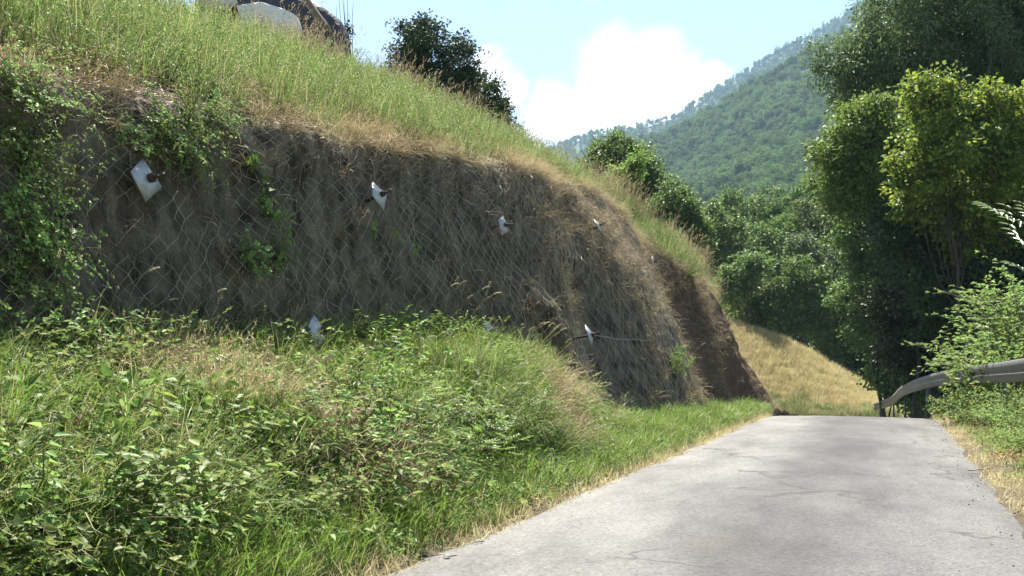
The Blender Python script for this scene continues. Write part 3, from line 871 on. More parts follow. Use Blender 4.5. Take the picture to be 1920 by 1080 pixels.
def limbs(mb, base, top, cc, r, r0, nl=26, sides=6):
    """tapered trunk from base to top and limbs reaching into the leaf clumps"""
    base = np.asarray(base, float); top = np.asarray(top, float)
    H = np.linalg.norm(top - base)
    ts = np.linspace(0, 1, 9)
    wob = np.stack([np.cumsum(r.normal(0, .018, 9)), np.cumsum(r.normal(0, .018, 9)), 0 * ts], -1) * H
    wob[0] = 0
    path = base + (top - base) * ts[:, None] + wob
    tube(mb, path, r0 * (1 - 0.85 * ts) * (1 + 0.5 * np.exp(-ts * 18)), 8)
    if len(cc):
        for q in r.choice(len(cc), min(nl, len(cc)), replace=False):
            tgt = cc[q]
            hfrac = np.clip((tgt[2] - base[2]) / max(H, .1) * r.uniform(.35, .8), .12, .92)
            st_ = np.array([np.interp(hfrac, ts, path[:, i]) for i in range(3)])
            dv_ = tgt - st_; ll = np.linalg.norm(dv_)
            u_ = np.linspace(0, 1, 6)[:, None]
            p_ = st_ + dv_ * u_ + np.array([0, 0, 1]) * (np.sin(u_ * math.pi) * ll * 0.08) + r.normal(0, .025, (6, 3)) * ll * (u_ > 0) * (u_ < 1)
            tube(mb, p_, r0 * 0.38 * (1 - hfrac * .6) * (1 - 0.85 * u_[:, 0]), 5)


def tree_meshes(kind, mat, lobes, nleaf, L, W, base, top, r0, r, **kw):
    nl = kw.pop('nl', 26)
    V, Fc, cc = crown_leaves(lobes, nleaf, L, W, r, **kw)
    tb = MB(); limbs(tb, base, top, cc, r, r0, nl)
    return tb.mesh(kind + '_trunk', M['bark'], True), mesh_np(kind + '_crown', V, [Fc], mat)


# a handful of woodland trees, shared by all trees of the mountainside
r = np.random.default_rng(202)
wood = []
for i in range(7):
    h = r.uniform(7.5, 10.5)
    lob = []
    for q in range(6):
        a = r.uniform(0, 6.28); ra = r.uniform(0.8, 2.2)
        lob.append((math.cos(a) * ra, math.sin(a) * ra, h * r.uniform(.38, .74), r.uniform(1.5, 2.4), r.uniform(1.5, 2.4), r.uniform(1.4, 2.3)))
    lob.append((0, 0, h * .78, 1.9, 1.9, h * .2))
    wood.append(tree_meshes('woodland', G['forest'], lob, 3000, 0.42, 0.30, (0, 0, -0.5), (0, 0, h * .85), 0.2, r, crad=0.7, shell=0.65, per=30, nl=8))
conifer = []
for i in range(3):
    h = r.uniform(10, 14); lob = []
    for q in range(6):
        f = q / 5; lob.append((0, 0, h * (0.2 + 0.72 * f), 2.0 * (1 - f) + .35, 2.0 * (1 - f) + .35, h * .1))
    conifer.append(tree_meshes('conifer', G['darkleaf'], lob, 1300, 0.5, 0.22, (0, 0, -0.5), (0, 0, h * .97), 0.18, r, crad=0.5, shell=0.6, per=24, nl=4))


def join_meshes(name, a, b):
    me_ = bpy.data.meshes.new(name)
    bmv = []; tot = 0; faces = []; mi = []
    import bmesh
    bm = bmesh.new(); bm.from_mesh(a); n0 = len(bm.faces); bm.from_mesh(b); bm.faces.ensure_lookup_table()
    for i, f_ in enumerate(bm.faces): f_.material_index = 0 if i < n0 else 1
    bm.to_mesh(me_); bm.free()
    me_.materials.append(a.materials[0]); me_.materials.append(b.materials[0])
    return me_


wood_coll = bpy.data.collections.new('woodland_kinds')
for i, (a, b) in enumerate(wood + conifer):
    o = bpy.data.objects.new('woodland_kind', join_meshes('woodland_kind', a, b)); wood_coll.objects.link(o)


def spread(fn, n, px0, px1, v0, v1, r):
    pg = np.linspace(px0, px1, 120); vg = np.linspace(v0, v1, 90)
    P = fn(pg[:, None], vg[None, :])
    A = np.linalg.norm(np.cross(P[1:, :-1] - P[:-1, :-1], P[:-1, 1:] - P[:-1, :-1]), axis=-1)
    c = r.choice(A.size, n, p=(A / A.sum()).ravel()); i, j = np.unravel_index(c, A.shape)
    return fn(pg[i] + r.uniform(0, 1, n) * (pg[1] - pg[0]), vg[j] + r.uniform(0, 1, n) * (vg[1] - vg[0]))


Pn = spread(near_m, 5200, 980, 1900, 0.0, 1.05, r)
pxn, pyn, dn_ = proj(Pn)
# the nearest ones in view are trees of their own, the rest one mass of woodland
cand = np.where((pxn > 1120) & (pxn < 1600) & (dn_ < 330))[0]
cand = cand[np.argsort(dn_[cand])][:90]
rest = np.setdiff1d(np.arange(len(Pn)), cand)
for q in cand:
    tm, cm_ = wood[r.integers(0, 7)]
    e = link('woodland_tree', None, loc=Pn[q], rot=(0, 0, r.uniform(0, 6.28)), scale=r.uniform(.8, 1.4))
    link('trunk', tm, e); link('crown', cm_, e)
    tag(e, 'broadleaf tree among the woods at the foot of the green mountainside', 'tree', 'trees at the foot of the mountainside')
Pr = Pn[rest]; n = len(Pr)
idx = np.where((r.uniform(0, 1, n) < 0.03), r.integers(7, 10, n), r.integers(0, 7, n))
patch = fbm(Pr[:, 0] / 60, Pr[:, 1] / 90, 91, 3)
scatter_object('woodland', Pr, np.stack([0 * Pr[:, 0], 0 * Pr[:, 0], r.uniform(0, 6.28, n)], -1), r.uniform(.7, 1.5, n) * (1 + .3 * patch), idx, wood_coll, 'dense broadleaf woodland covering the mountainside', 'woodland')
Pf = spread(far_m, 6500, 960, 1800, 0.35, 1.03, r); n = len(Pf)
idx = np.where((r.uniform(0, 1, n) < 0.45), r.integers(7, 10, n), r.integers(0, 7, n))
scatter_object('ridge_woodland', Pf, np.stack([0 * Pf[:, 0], 0 * Pf[:, 0], r.uniform(0, 6.28, n)], -1), r.uniform(.8, 1.4, n), idx, wood_coll, 'hazy blue woodland with conifers on the far mountain ridge', 'woodland')

# ------------------------------------------------------------------ dry straw slope beyond the crest
dr_top = np.array([(1250, 560), (1375, 598), (1430, 612), (1480, 632), (1530, 660), (1560, 680), (1600, 702), (1640, 732), (1670, 762), (1700, 790)], float)


def dry_slope(px, v):
    px, v = np.broadcast_arrays(np.asarray(px, float), np.asarray(v, float))
    ty = np.interp(px, dr_top[:, 0], dr_top[:, 1]) + 9
    k = (px - 960.0) / F
    d0, d1 = 52.0, 60.0
    z0 = HCAM - (775 - 682) / F * d0 + 0 * px
    z1 = HCAM + (682 - ty) / F * d1
    vv = np.clip(v, 0, 1)
    d = d0 + (d1 - d0) * v
    hump = np.sin(vv * math.pi) * 0.18
    z = z0 + (z1 - z0) * vv + hump + 0.12 * fbm(k * 60, v * 4, 95, 3) - np.clip(v - 1, 0, None) * 6 - np.clip(-v, 0, None) * 5
    return np.stack([k * d, d, z], -1)


pxs = np.linspace(1250, 1700, 90); vs = np.linspace(-0.3, 2.2, 50)
me = mesh_np('straw_slope', dry_slope(pxs[:, None], vs[None, :]).reshape(-1, 3), [grid_faces(len(pxs), len(vs))], M['straw_earth'], True)
tag(link('straw_hill', me), kind='structure')
r = np.random.default_rng(303)
n = 5200
px_ = r.uniform(1330, 1690, n); v_ = r.uniform(-0.05, 1.08, n)
P = dry_slope(px_, v_)
green = (v_ < 0.16 + 0.14 * fbm(px_ / 25, v_ * 3, 97, 2)) | (px_ < 1440 - 90 * v_ + 40 * fbm(px_ / 18, v_ * 4, 98, 2) - 20)
idx = np.where(green & (r.uniform(0, 1, n) < .8), 4, r.integers(0, 4, n))
scatter_object('straw_slope_grass', P, np.stack([0 * px_, 0 * px_, r.uniform(0, 6.28, n)], -1), r.uniform(.4, 1.0, n), idx, strawc, 'mown yellow straw grass on the slope beyond the crest', 'grass')


# ------------------------------------------------------------------ trees beyond the crest and right of the road
def px_tree(name, label, y, lobes_px, base_px, mat, nleaf, L, W, r, top_px=None, r0=0.16, depth=0.9, base_z=None, cat='tree', group=None, **kw):
    """lobes given as (px, py, half width, half height[, extra distance]) at distance y; the trunk stands on the ground"""
    lob = []
    for l in lobes_px:
        dy = l[4] if len(l) > 4 else 0.0
        c = at(l[0], l[1], y + dy); sc = (y + dy) / F
        lob.append((*c, l[2] * sc, max(l[2], l[3]) * sc * depth, l[3] * sc))
    # smaller sprays round every lobe break up its outline
    for (cx, cy, cz, rx, ry, rz) in list(lob):
        for q in range(4):
            dd = rdir(1, r)[0]; f = r.uniform(.22, .48)
            lob.append((cx + dd[0] * rx * 1.02, cy + dd[1] * ry, cz + dd[2] * rz * 1.05, rx * f, ry * f, rz * f))
    bx, by = at(base_px, 600, y)[:2]
    bz = float(zground(bx, by)) if base_z is None else base_z
    o = np.array([bx, by, bz])
    lob = np.array(lob); lob[:, :3] -= o
    if top_px is None:
        i = np.argmax(lob[:, 2]); top = lob[i, :3].copy()
    else:
        top = at(*top_px, y) - o
    tm, cm_ = tree_meshes(name, mat, lob, nleaf, L, W, (0, 0, -0.15), top, r0, r, **kw)
    e = link(name, None, loc=o)
    link('trunk', tm, e); link('crown', cm_, e)
    tag(e, label, cat, group)
    return e


r = np.random.default_rng(404)
px_tree('feathery_tree', 'tall grey green feathery tree rising out of frame at upper right', 40,
        [(1610, 95, 70, 62), (1690, 50, 85, 76), (1590, 140, 50, 36), (1790, 40, 120, 110, 1.5), (1900, 60, 110, 130, 2), (1700, 140, 80, 50, 1), (1820, -60, 150, 80, 1), (1980, 0, 120, 140, 2), (1720, -50, 80, 60), (1640, 110, 60, 50, 1)],
        1765, G['greyleaf'], 62000, 0.22, 0.07, r, top_px=(1770, -80), r0=0.2, crad=0.55, shell=0.35, droop=0.6, nl=40)
px_tree('feathery_tree', 'second dark feathery tree behind the yellow leaved one at upper right', 44,
        [(1830, 110, 110, 100), (1720, 180, 90, 70), (1930, 180, 120, 120), (1850, 250, 120, 90), (1760, 60, 100, 90), (1650, 230, 60, 60), (1690, 90, 80, 70), (1900, 0, 140, 120), (1700, 300, 80, 70), (1620, 180, 60, 50)],
        1850, G['treeleaf'], 60000, 0.24, 0.12, r, r0=0.2, crad=0.6, shell=0.35, droop=0.4)
px_tree('hazel_tree', 'yellow green broad leaved tree with sunlit crown at the right', 31,
        [(1770, 215, 62, 62), (1745, 170, 32, 36), (1850, 205, 60, 50), (1800, 280, 85, 60), (1725, 310, 48, 44), (1890, 290, 60, 60), (1850, 350, 80, 60, .6), (1730, 345, 40, 36), (1925, 230, 50, 70), (1760, 400, 46, 50, 1), (1830, 420, 64, 60, 1), (1885, 390, 50, 60, 1), (1700, 385, 30, 30, 1)],
        1850, G['yellowleaf'], 32000, 0.15, 0.11, r, r0=0.06, crad=0.38, shell=0.45)
px_tree('hazel_tree', 'bright green leaved tree leaning out left of the yellow one', 35,
        [(1610, 235, 48, 48), (1640, 260, 50, 60), (1580, 290, 48, 42), (1560, 330, 40, 30), (1625, 330, 60, 55), (1590, 380, 50, 40), (1660, 360, 60, 60, .8), (1690, 280, 50, 60, .8)],
        1720, G['brightleaf'], 24000, 0.15, 0.10, r, r0=0.08, crad=0.4, shell=0.45)
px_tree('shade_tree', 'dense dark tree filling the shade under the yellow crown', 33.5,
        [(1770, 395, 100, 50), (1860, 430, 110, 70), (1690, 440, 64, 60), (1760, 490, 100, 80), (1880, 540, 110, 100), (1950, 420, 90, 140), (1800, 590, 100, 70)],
        1800, G['darkleaf'], 52000, 0.15, 0.11, r, r0=0.16, crad=0.5, shell=0.2)  # deep shade under the crowns is put into the dark leaf colour
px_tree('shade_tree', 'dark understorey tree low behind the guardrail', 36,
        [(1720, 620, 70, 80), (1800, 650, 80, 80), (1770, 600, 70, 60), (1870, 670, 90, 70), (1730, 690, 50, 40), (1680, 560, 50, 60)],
        1780, G['darkleaf'], 34000, 0.16, 0.11, r, r0=0.1, crad=0.45, shell=0.2)  # dark leaf colour carries the understorey shade as well
px_tree('maple_tree', 'light green leafy tree at the left edge of the dark shade', 47,
        [(1640, 470, 60, 54), (1625, 540, 50, 60), (1660, 590, 50, 60), (1690, 660, 48, 60), (1600, 420, 40, 40), (1672, 690, 40, 40), (1620, 620, 30, 40), (1700, 735, 44, 26), (1735, 740, 40, 30)],
        1660, G['treeleaf'], 26000, 0.18, 0.13, r, r0=0.13, crad=0.45, shell=0.4)
# behind the straw slope
mids = [
    ('bush', 'round light green bush at the upper left corner of the straw slope', 60.5, [(1420, 590, 48, 42), (1440, 560, 34, 30), (1400, 570, 36, 34), (1452, 610, 30, 26)], 1425, 'treeleaf', 8000),
    ('bush', 'bright green bush just behind the end of the earth wall', 58, [(1385, 520, 34, 34), (1400, 490, 28, 26), (1370, 550, 24, 30)], 1385, 'treeleaf', 5000),
    ('slender_tree', 'slender tree with a bare dark trunk on the straw slope skyline', 61, [(1490, 520, 38, 42), (1500, 570, 46, 36), (1525, 600, 34, 34), (1520, 540, 30, 36)], 1490, 'treeleaf', 8000),
    ('bush', 'spiky green bush on the skyline halfway down the straw slope', 61.5, [(1555, 640, 32, 30), (1545, 620, 18, 24), (1570, 665, 26, 22)], 1556, 'treeleaf', 4200),
    ('bush', 'small dark bush low on the straw slope skyline', 62, [(1600, 690, 26, 26), (1585, 670, 22, 24), (1625, 715, 24, 20)], 1602, 'darkleaf', 3600),
    ('bush', 'dark bush in the gap between straw slope and maple', 66, [(1610, 650, 30, 40), (1590, 620, 24, 30), (1635, 690, 26, 34)], 1610, 'darkleaf', 4500),
    ('bush', 'pale green bush above the right end of the straw slope', 65, [(1570, 590, 34, 30), (1600, 570, 30, 36)], 1580, 'greyleaf', 4500),
    ('broadleaf_tree', 'round olive tree right above the slender trunk tree', 74, [(1530, 490, 44, 40), (1560, 520, 36, 40), (1510, 470, 30, 26)], 1535, 'greyleaf', 6000),
    ('broadleaf_tree', 'dark rounded tree between brow grass and slender tree', 82, [(1440, 470, 50, 44), (1470, 440, 40, 36), (1410, 450, 36, 36)], 1440, 'treeleaf', 7000),
    ('broadleaf_tree', 'tall broadleaf tree left of the bright green leaning one', 80, [(1560, 440, 46, 46), (1530, 410, 38, 36), (1590, 470, 36, 50)], 1560, 'treeleaf', 7000),
    ('broadleaf_tree', 'dark tree directly behind the tall pale brow grass', 70, [(1350, 440, 46, 46), (1320, 420, 36, 36), (1370, 480, 34, 40), (1330, 480, 40, 40)], 1345, 'treeleaf', 8000),
    ('broadleaf_tree', 'mid green tree with rounded crown right of the brow grass', 90, [(1400, 400, 44, 38), (1430, 380, 34, 30), (1370, 390, 34, 34)], 1400, 'treeleaf', 6000),
    ('broadleaf_tree', 'shaded tree in the hollow below the mountain woods', 88, [(1490, 400, 40, 38), (1515, 370, 34, 32), (1470, 420, 34, 34)], 1490, 'forest', 6000),
]
for (nm, lb, y, lobs, bpx, mk, nlf) in mids:
    y = y + 4.0 if y < 63 else y
    px_tree(nm, lb, y, lobs, bpx, G[mk], nlf, 0.24, 0.17, r, r0=0.11 if nm != 'slender_tree' else 0.1, crad=0.5, shell=0.45, nl=14,
            base_z=float(dry_slope(bpx, (y - 52.0) / 8.0)[2]) if y < 69 else None, cat='bush' if nm == 'bush' else 'tree')


def hill_z(px, y):
    """height of the hillside behind its brow at a picture column and distance"""
    k = (px - 960) / F
    s_, t_ = st(k * y, y)
    vv = np.linspace(9, 14, 300)
    P = surf(np.full(300, s_), vv)
    tt = st(P[:, 0], P[:, 1])[1]
    return float(np.interp(t_, tt, P[:, 2]))


px_tree('evergreen_bush', 'large dark rounded bush standing on the skyline of the grassy hill', 31,
        [(800, 95, 62, 55), (760, 120, 44, 44), (865, 125, 38, 50), (830, 160, 58, 48), (785, 60, 38, 24), (745, 165, 36, 36), (880, 165, 26, 34), (790, 190, 60, 40)],
        815, G['darkleaf'], 26000, 0.10, 0.06, r, r0=0.1, crad=0.26, shell=0.4, base_z=hill_z(815, 31), cat='bush')
px_tree('evergreen_bush', 'smaller dark bush downhill right of the large skyline bush', 30,
        [(915, 185, 30, 30), (935, 215, 24, 30), (900, 210, 30, 26), (950, 235, 12, 20)],
        922, G['darkleaf'], 8000, 0.10, 0.06, r, r0=0.06, crad=0.24, shell=0.4, base_z=hill_z(922, 30), cat='bush')
px_tree('hillside_tree', 'round green tree peeking over the brow below the clouds', 46,
        [(1150, 285, 46, 36), (1130, 310, 36, 36), (1185, 315, 36, 34), (1150, 340, 50, 36)],
        1150, G['treeleaf'], 12000, 0.17, 0.12, r, r0=0.12, crad=0.4, shell=0.4, base_z=hill_z(1150, 46))
px_tree('hillside_tree', 'darker tree beside the round one behind the brow', 44,
        [(1210, 325, 34, 36), (1190, 360, 36, 34), (1225, 360, 22, 34)],
        1208, G['treeleaf'], 9000, 0.16, 0.11, r, r0=0.1, crad=0.4, shell=0.4, base_z=hill_z(1208, 44))
px_tree('hillside_shrub', 'sunlit yellow green shrub in front of the trees behind the brow', 38,
        [(1170, 330, 26, 24), (1140, 350, 24, 20), (1195, 310, 14, 22)],
        1165, G['brightleaf'], 3500, 0.12, 0.08, r, r0=0.05, crad=0.25, shell=0.4, base_z=hill_z(1165, 38), cat='shrub')
px_tree('hillside_shrub', 'dark shrub behind the brow where the tall grass begins', 42,
        [(1260, 380, 32, 36), (1290, 405, 30, 34), (1240, 400, 30, 36), (1310, 440, 24, 34)],
        1270, G['treeleaf'], 9000, 0.14, 0.09, r, r0=0.07, crad=0.35, shell=0.4, base_z=hill_z(1270, 42), cat='shrub')

# ------------------------------------------------------------------ netting and its anchors
def netting(s0, s1, v0, v1, cell, rowh, rad, mat):
    nw = int((s1 - s0) / cell)
    mb = MB()
    nrow = 50
    vr = np.linspace(v0, v1, nrow)
    rr_ = np.random.default_rng(5)
    for i in range(nw):
        s_c = s0 + i * cell
        zig = np.where((np.arange(nrow) + i) % 2 == 0, cell * .5, -cell * .5)
        ss_ = s_c + zig + rr_.normal(0, .010, nrow)
        P, nn = surf_frame(ss_, vr)
        P = P + nn * 0.05 + np.array([-N[0], -N[1], 0]) * 0.05
        px, py, _ = proj(P)
        if px.max() < -900 or px.min() > 1980: continue
        tube(mb, P, rad, 3, cap=False)
    return mb.mesh('netting', mat)


net = link('wire_netting', netting(-7.0, 18.8, 4.7, 9.15, 0.10, 0.14, 0.004, M['wire']))
tag(net, 'rusty diamond wire netting stretched over the bare earth face', 'netting')

mb = MB()          # dished square bearing plate, hex nut and bolt, modelled facing +Z
h = 0.14
pv = np.array([(-h, -h, -.012), (h, -h, 0.006), (h, h, -.02), (-h, h, 0.01), (-.06, -.06, .035), (.06, -.06, .035), (.06, .06, .035), (-.06, .06, .035),
               (-h, -h, -.024), (h, -h, -.006), (h, h, -.032), (-h, h, -.002)])
mb.add(pv, None, np.array([[0, 1, 5, 4], [1, 2, 6, 5], [2, 3, 7, 6], [3, 0, 4, 7], [4, 5, 6, 7], [8, 11, 10, 9], [0, 8, 9, 1], [1, 9, 10, 2], [2, 10, 11, 3], [3, 11, 8, 0]]))
plate_me = mb.mesh('bearing_plate', M['galv'])
mb = MB(); tube(mb, [(0, 0, .03), (0, 0, .075)], .042, 6); nut_me = mb.mesh('nut', M['rust'])
mb = MB(); tube(mb, [(0, 0, -.45), (0, 0, .09), (0, 0, .125)], [.019, .019, .019], 8); bolt_me = mb.mesh('bolt', M['rust'])
mb = MB(); a_ = np.linspace(0, 2 * math.pi, 13); tube(mb, np.stack([.03 * np.cos(a_), .008 * np.sin(a_) * 0, .148 + .03 * np.sin(a_)], -1), .009, 5); ring_me = mb.mesh('ring', M['rust'])
plates = [(282, 335, 1.25, 'large pale anchor plate half hidden by brambles high on the netting'),
          (708, 362, 1.15, 'pale anchor plate with rusty bolt below the hanging straw'),
          (938, 418, 1.05, 'small tilted anchor plate with bolt in the middle of the netted face'),
          (1122, 426, 1.0, 'sunlit white anchor plate high on the lit shoulder of the wall'),
          (570, 628, 1.3, 'bluish anchor plate low behind the bank grass'),
          (1088, 628, 1.15, 'blue white anchor plate at the end of the steel cable'),
          (1224, 486, 0.8, 'tiny pale anchor plate at the edge where red soil begins'),
          (905, 618, 1.0, 'pale anchor plate among leaves low in the bank')]
r = np.random.default_rng(17)
for (px, py, sc, lb) in plates:
    qx, qy, _ = proj(surf(*surf_at(px, py, 4.6, 9.2)) + np.array([-N[0], -N[1], .3]) * .2)
    s_, v_ = surf_at(2 * px - qx, 2 * py - qy, 4.6, 9.2)
    P, nn = surf_frame(np.array([s_]), np.array([v_])); P, nn = P[0], nn[0]
    nn = norm(nn * .25 + r.normal(0, .10, 3) + np.array([-N[0], -N[1], 0.3]))
    q = Vector(nn).to_track_quat('Z', 'Y').to_matrix() @ Matrix.Rotation(r.uniform(.3, 1.2), 3, 'Z')
    e = link('anchor', None, loc=P + nn * (0.2 if py < 560 else .34), rot=q.to_euler(), scale=sc * .9)
    link('plate', plate_me, e); nu = link('nut', nut_me, e); bo = link('bolt', bolt_me, e); link('ring', ring_me, bo)
    tag(e, lb, 'anchor plate', 'anchors pinning the netting')
a0 = surf_at(1092, 632, 4.6, 9); a1 = surf_at(1215, 642, 4.6, 9)
ss_ = np.linspace(a0[0], a1[0], 14); vv_ = np.linspace(a0[1], a1[1], 14)
P, nn = surf_frame(ss_, vv_)
P = P + nn * 0.08; P[:, 2] -= np.sin(np.linspace(0, math.pi, 14)) * .02
mb = MB(); tube(mb, P, 0.008, 5)
tag(link('steel_cable', mb.mesh('steel_cable', M['galv'])), 'thin steel cable running along the netting from a low anchor plate', 'cable')

# ------------------------------------------------------------------ guardrail
rp = [(1990, 660, 15.2), (1920, 672, 16.6), (1870, 680, 19.8), (1817, 688, 24.3), (1760, 697, 28.5), (1717, 711, 33.0), (1690, 724, 38.0), (1676, 741, 42.0), (1660, 749, 46.0), (1640, 755, 50.0)]
RP = np.array([[*xy(a_, -ROADW - 1.05), b_] for a_, b_ in ((1.0, .9), (4.5, 1.0), (8.0, 1.25), (10.6, 1.42))] + [at(*q) for q in rp])
# smooth path
tt = np.linspace(0, len(RP) - 1, 97)
RPs = np.stack([np.interp(tt, np.arange(len(RP)), RP[:, i]) for i in range(3)], -1)
for _ in range(6):
    RPs[1:-1] = 0.25 * RPs[:-2] + .5 * RPs[1:-1] + .25 * RPs[2:]
# W-beam cross-section: (out towards the road, down from the top)
sec = np.array([(-0.03, -0.004), (0.0, 0), (0.02, 0.006), (0.05, 0.03), (0.05, 0.17), (0.012, 0.225), (0.012, 0.295), (0.055, 0.325), (0.05, 0.34), (0.05, 0.46), (0.02, 0.515), (0.0, 0.525)])
rail = link('guardrail', None, loc=RPs[0])
rail_o = RPs[0]
for a in range(0, 96, 12):
    seg = RPs[a:a + 13]
    d = norm(np.gradient(RPs, axis=0))[a:a + 13]
    outw = norm(np.stack([-d[:, 1], d[:, 0], 0 * d[:, 0]], -1))      # towards the road
    outw = np.where((outw[:, :1] > 0), -outw, outw)
    V = seg[:, None, :] + outw[:, None, :] * (sec[None, :, :1] + (0.004 if (a // 12) % 2 else 0)) - np.array([0, 0, 1]) * sec[None, :, 1:2] * 0.74
    B = V - outw[:, None, :] * 0.006
    ns = len(sec)
    Vv = np.concatenate([V.reshape(-1, 3), B.reshape(-1, 3)])
    f = grid_faces(13, ns)
    nb = 13 * ns
    top = np.array([[i * ns, (i + 1) * ns, nb + (i + 1) * ns, nb + i * ns] for i in range(12)]); bot = top + ns - 1
    me = mesh_np('beam', Vv - rail_o, [f, f[:, ::-1] + nb, top, bot], M['rail'], False)
    link('beam', me, rail)
for a in range(4, 95, 10):
    pt = RPs[a]; d = norm(RPs[a + 1] - RPs[a]); ow = np.array([-d[1], d[0], 0]); ow = ow / np.linalg.norm(ow) * (-1 if ow[0] > 0 else 1) if abs(ow[0]) > 1e-6 else ow
    sp, tp = st(pt[0], pt[1]); zg = float(right_surf(sp, -tp - ROADW + bend(sp))[2])
    zb = min(zg, pt[2] - 0.75) - 0.3
    mb = MB(); c = pt - ow * 0.09
    Rm = np.stack([d * [1, 1, 0] / np.linalg.norm(d[:2]), ow, [0, 0, 1]], 1)
    hgt = pt[2] + 0.02 - zb
    box(mb, np.array([c[0], c[1], zb + hgt / 2]) - rail_o, (0.10, 0.012, hgt), Rm)
    box(mb, np.array([c[0], c[1], zb + hgt / 2]) - rail_o + Rm[:, 0] * .05 - Rm[:, 1] * .03, (0.012, 0.07, hgt - .01), Rm)
    box(mb, np.array([c[0], c[1], pt[2] - 0.26]) - rail_o + ow * .04, (0.08, 0.085, 0.2), Rm)
    link('post', mb.mesh('post', M['rail']), rail)
tag(rail, 'weathered steel guardrail curving down past the crest at right', 'guardrail')

# ------------------------------------------------------------------ boulder and black sheeting on the hill
def on_hill(px, y): return np.array([(px - 960) / F * y, y, hill_z(px, y)])


def rock_mesh(seed, size, sub=4):
    import bmesh
    bm = bmesh.new(); bmesh.ops.create_icosphere(bm, subdivisions=sub, radius=1.0)
    rr_ = np.random.default_rng(seed)
    pl = norm(rr_.normal(0, 1, (15, 3))); dist = rr_.uniform(.5, .82, 15)
    co = np.array([v.co[:] for v in bm.verts])
    for nrm_, dd in zip(pl, dist):
        q = co @ nrm_; co = co - np.where(q > dd, q - dd, 0)[:, None] * nrm_
    co = co * (1 + 0.02 * fbm(co[:, 0] * 2 + co[:, 2], co[:, 1] * 2, seed, 4))[:, None]
    co = co * np.asarray(size)
    for v, c in zip(bm.verts, co): v.co = c
    me_ = bpy.data.meshes.new('rock'); bm.to_mesh(me_); bm.free()
    return me_


yb = 21.6
c = at(500, 46, yb)
bme = rock_mesh(23, (0.86, 0.7, 0.66)); bme.materials.append(M['boulder'])
tag(link('boulder', bme, loc=(c[0], c[1], c[2] - 0.02), rot=(0.2, 0.45, 0.4)), 'big white angular boulder resting on the grass at the skyline', 'boulder')
c = at(405, -2, yb + .4)
bme = rock_mesh(29, (0.55, 0.45, 0.3), 3); bme.materials.append(M['boulder'])
tag(link('boulder', bme, loc=c, rot=(0, .3, 1.4)), 'pale rock at the top picture edge left of the big boulder', 'boulder')
# sheeting draped over a heap: a folded cloth surface
nu, nv_ = 70, 36
uu, vv = np.meshgrid(np.linspace(0, 1, nu), np.linspace(0, 1, nv_), indexing='ij')
ridge_px = np.interp(uu, [0, .25, .5, .75, .9, 1], [360, 440, 520, 590, 632, 648])
ridge_py = np.interp(uu, [0, .25, .5, .75, .9, 1], [-60, -62, -45, -8, 25, 52])
Y0 = yb + 1.1
k = (ridge_px - 960) / F
ztop = HCAM + (682 - ridge_py) / F * Y0
front = np.clip((0.55 - vv) / .55, 0, 1); back = np.clip((vv - .55) / .45, 0, 1)
fold = 0.10 * np.sin(uu * 46 + 3 * fbm(uu * 5, vv * 2, 7, 2)) * (front + back) + 0.12 * fbm(uu * 9, vv * 5, 8, 3)
Yv = Y0 - front * 0.75 + back * 0.9 + fold * .6
zg = np.array([on_hill(float(a), float(b))[2] for a, b in zip(ridge_px[:, 0], Yv.mean(1))])
depth_ = np.maximum(ztop - zg[:, None], .2)
Zv = ztop - depth_ * (front ** 1.6 + back ** 1.4) * (1.0 + .06 * np.sin(uu * 23)) + fold * .35
Xv = k * Y0 + 0.12 * fold
tp_me = mesh_np('sheeting', np.stack([Xv, Yv, Zv], -1).reshape(-1, 3), [grid_faces(nu, nv_)], M['tarp'], True)
tag(link('black_sheeting', tp_me), 'black plastic sheeting heaped behind the white boulder', 'sheeting')
mb = MB(); p0, p1 = at(560, -20, yb + .1), at(618, 62, yb - .15)
tube(mb, p0 + (p1 - p0) * np.linspace(-.4, 1, 8)[:, None] + np.random.default_rng(2).normal(0, .012, (8, 3)), np.linspace(.10, .075, 8), 9)
tag(link('log', mb.mesh('log', M['log'], True)), 'grey brown log slanting across the black sheeting', 'log')

# ------------------------------------------------------------------ plants of the bank
def stem_path(base, az, length, lean, curl, k=8, r=None):
    ts = np.linspace(0, 1, k); th = lean + curl * ts
    seg = length / (k - 1)
    x_ = np.concatenate([[0], np.cumsum(np.sin(th[:-1]) * seg)]); z_ = np.concatenate([[0], np.cumsum(np.cos(th[:-1]) * seg)])
    p_ = np.stack([math.cos(az) * x_, math.sin(az) * x_, z_], -1) + np.asarray(base)
    if r is not None: p_[1:] += r.normal(0, length * .012, (k - 1, 3))
    return p_


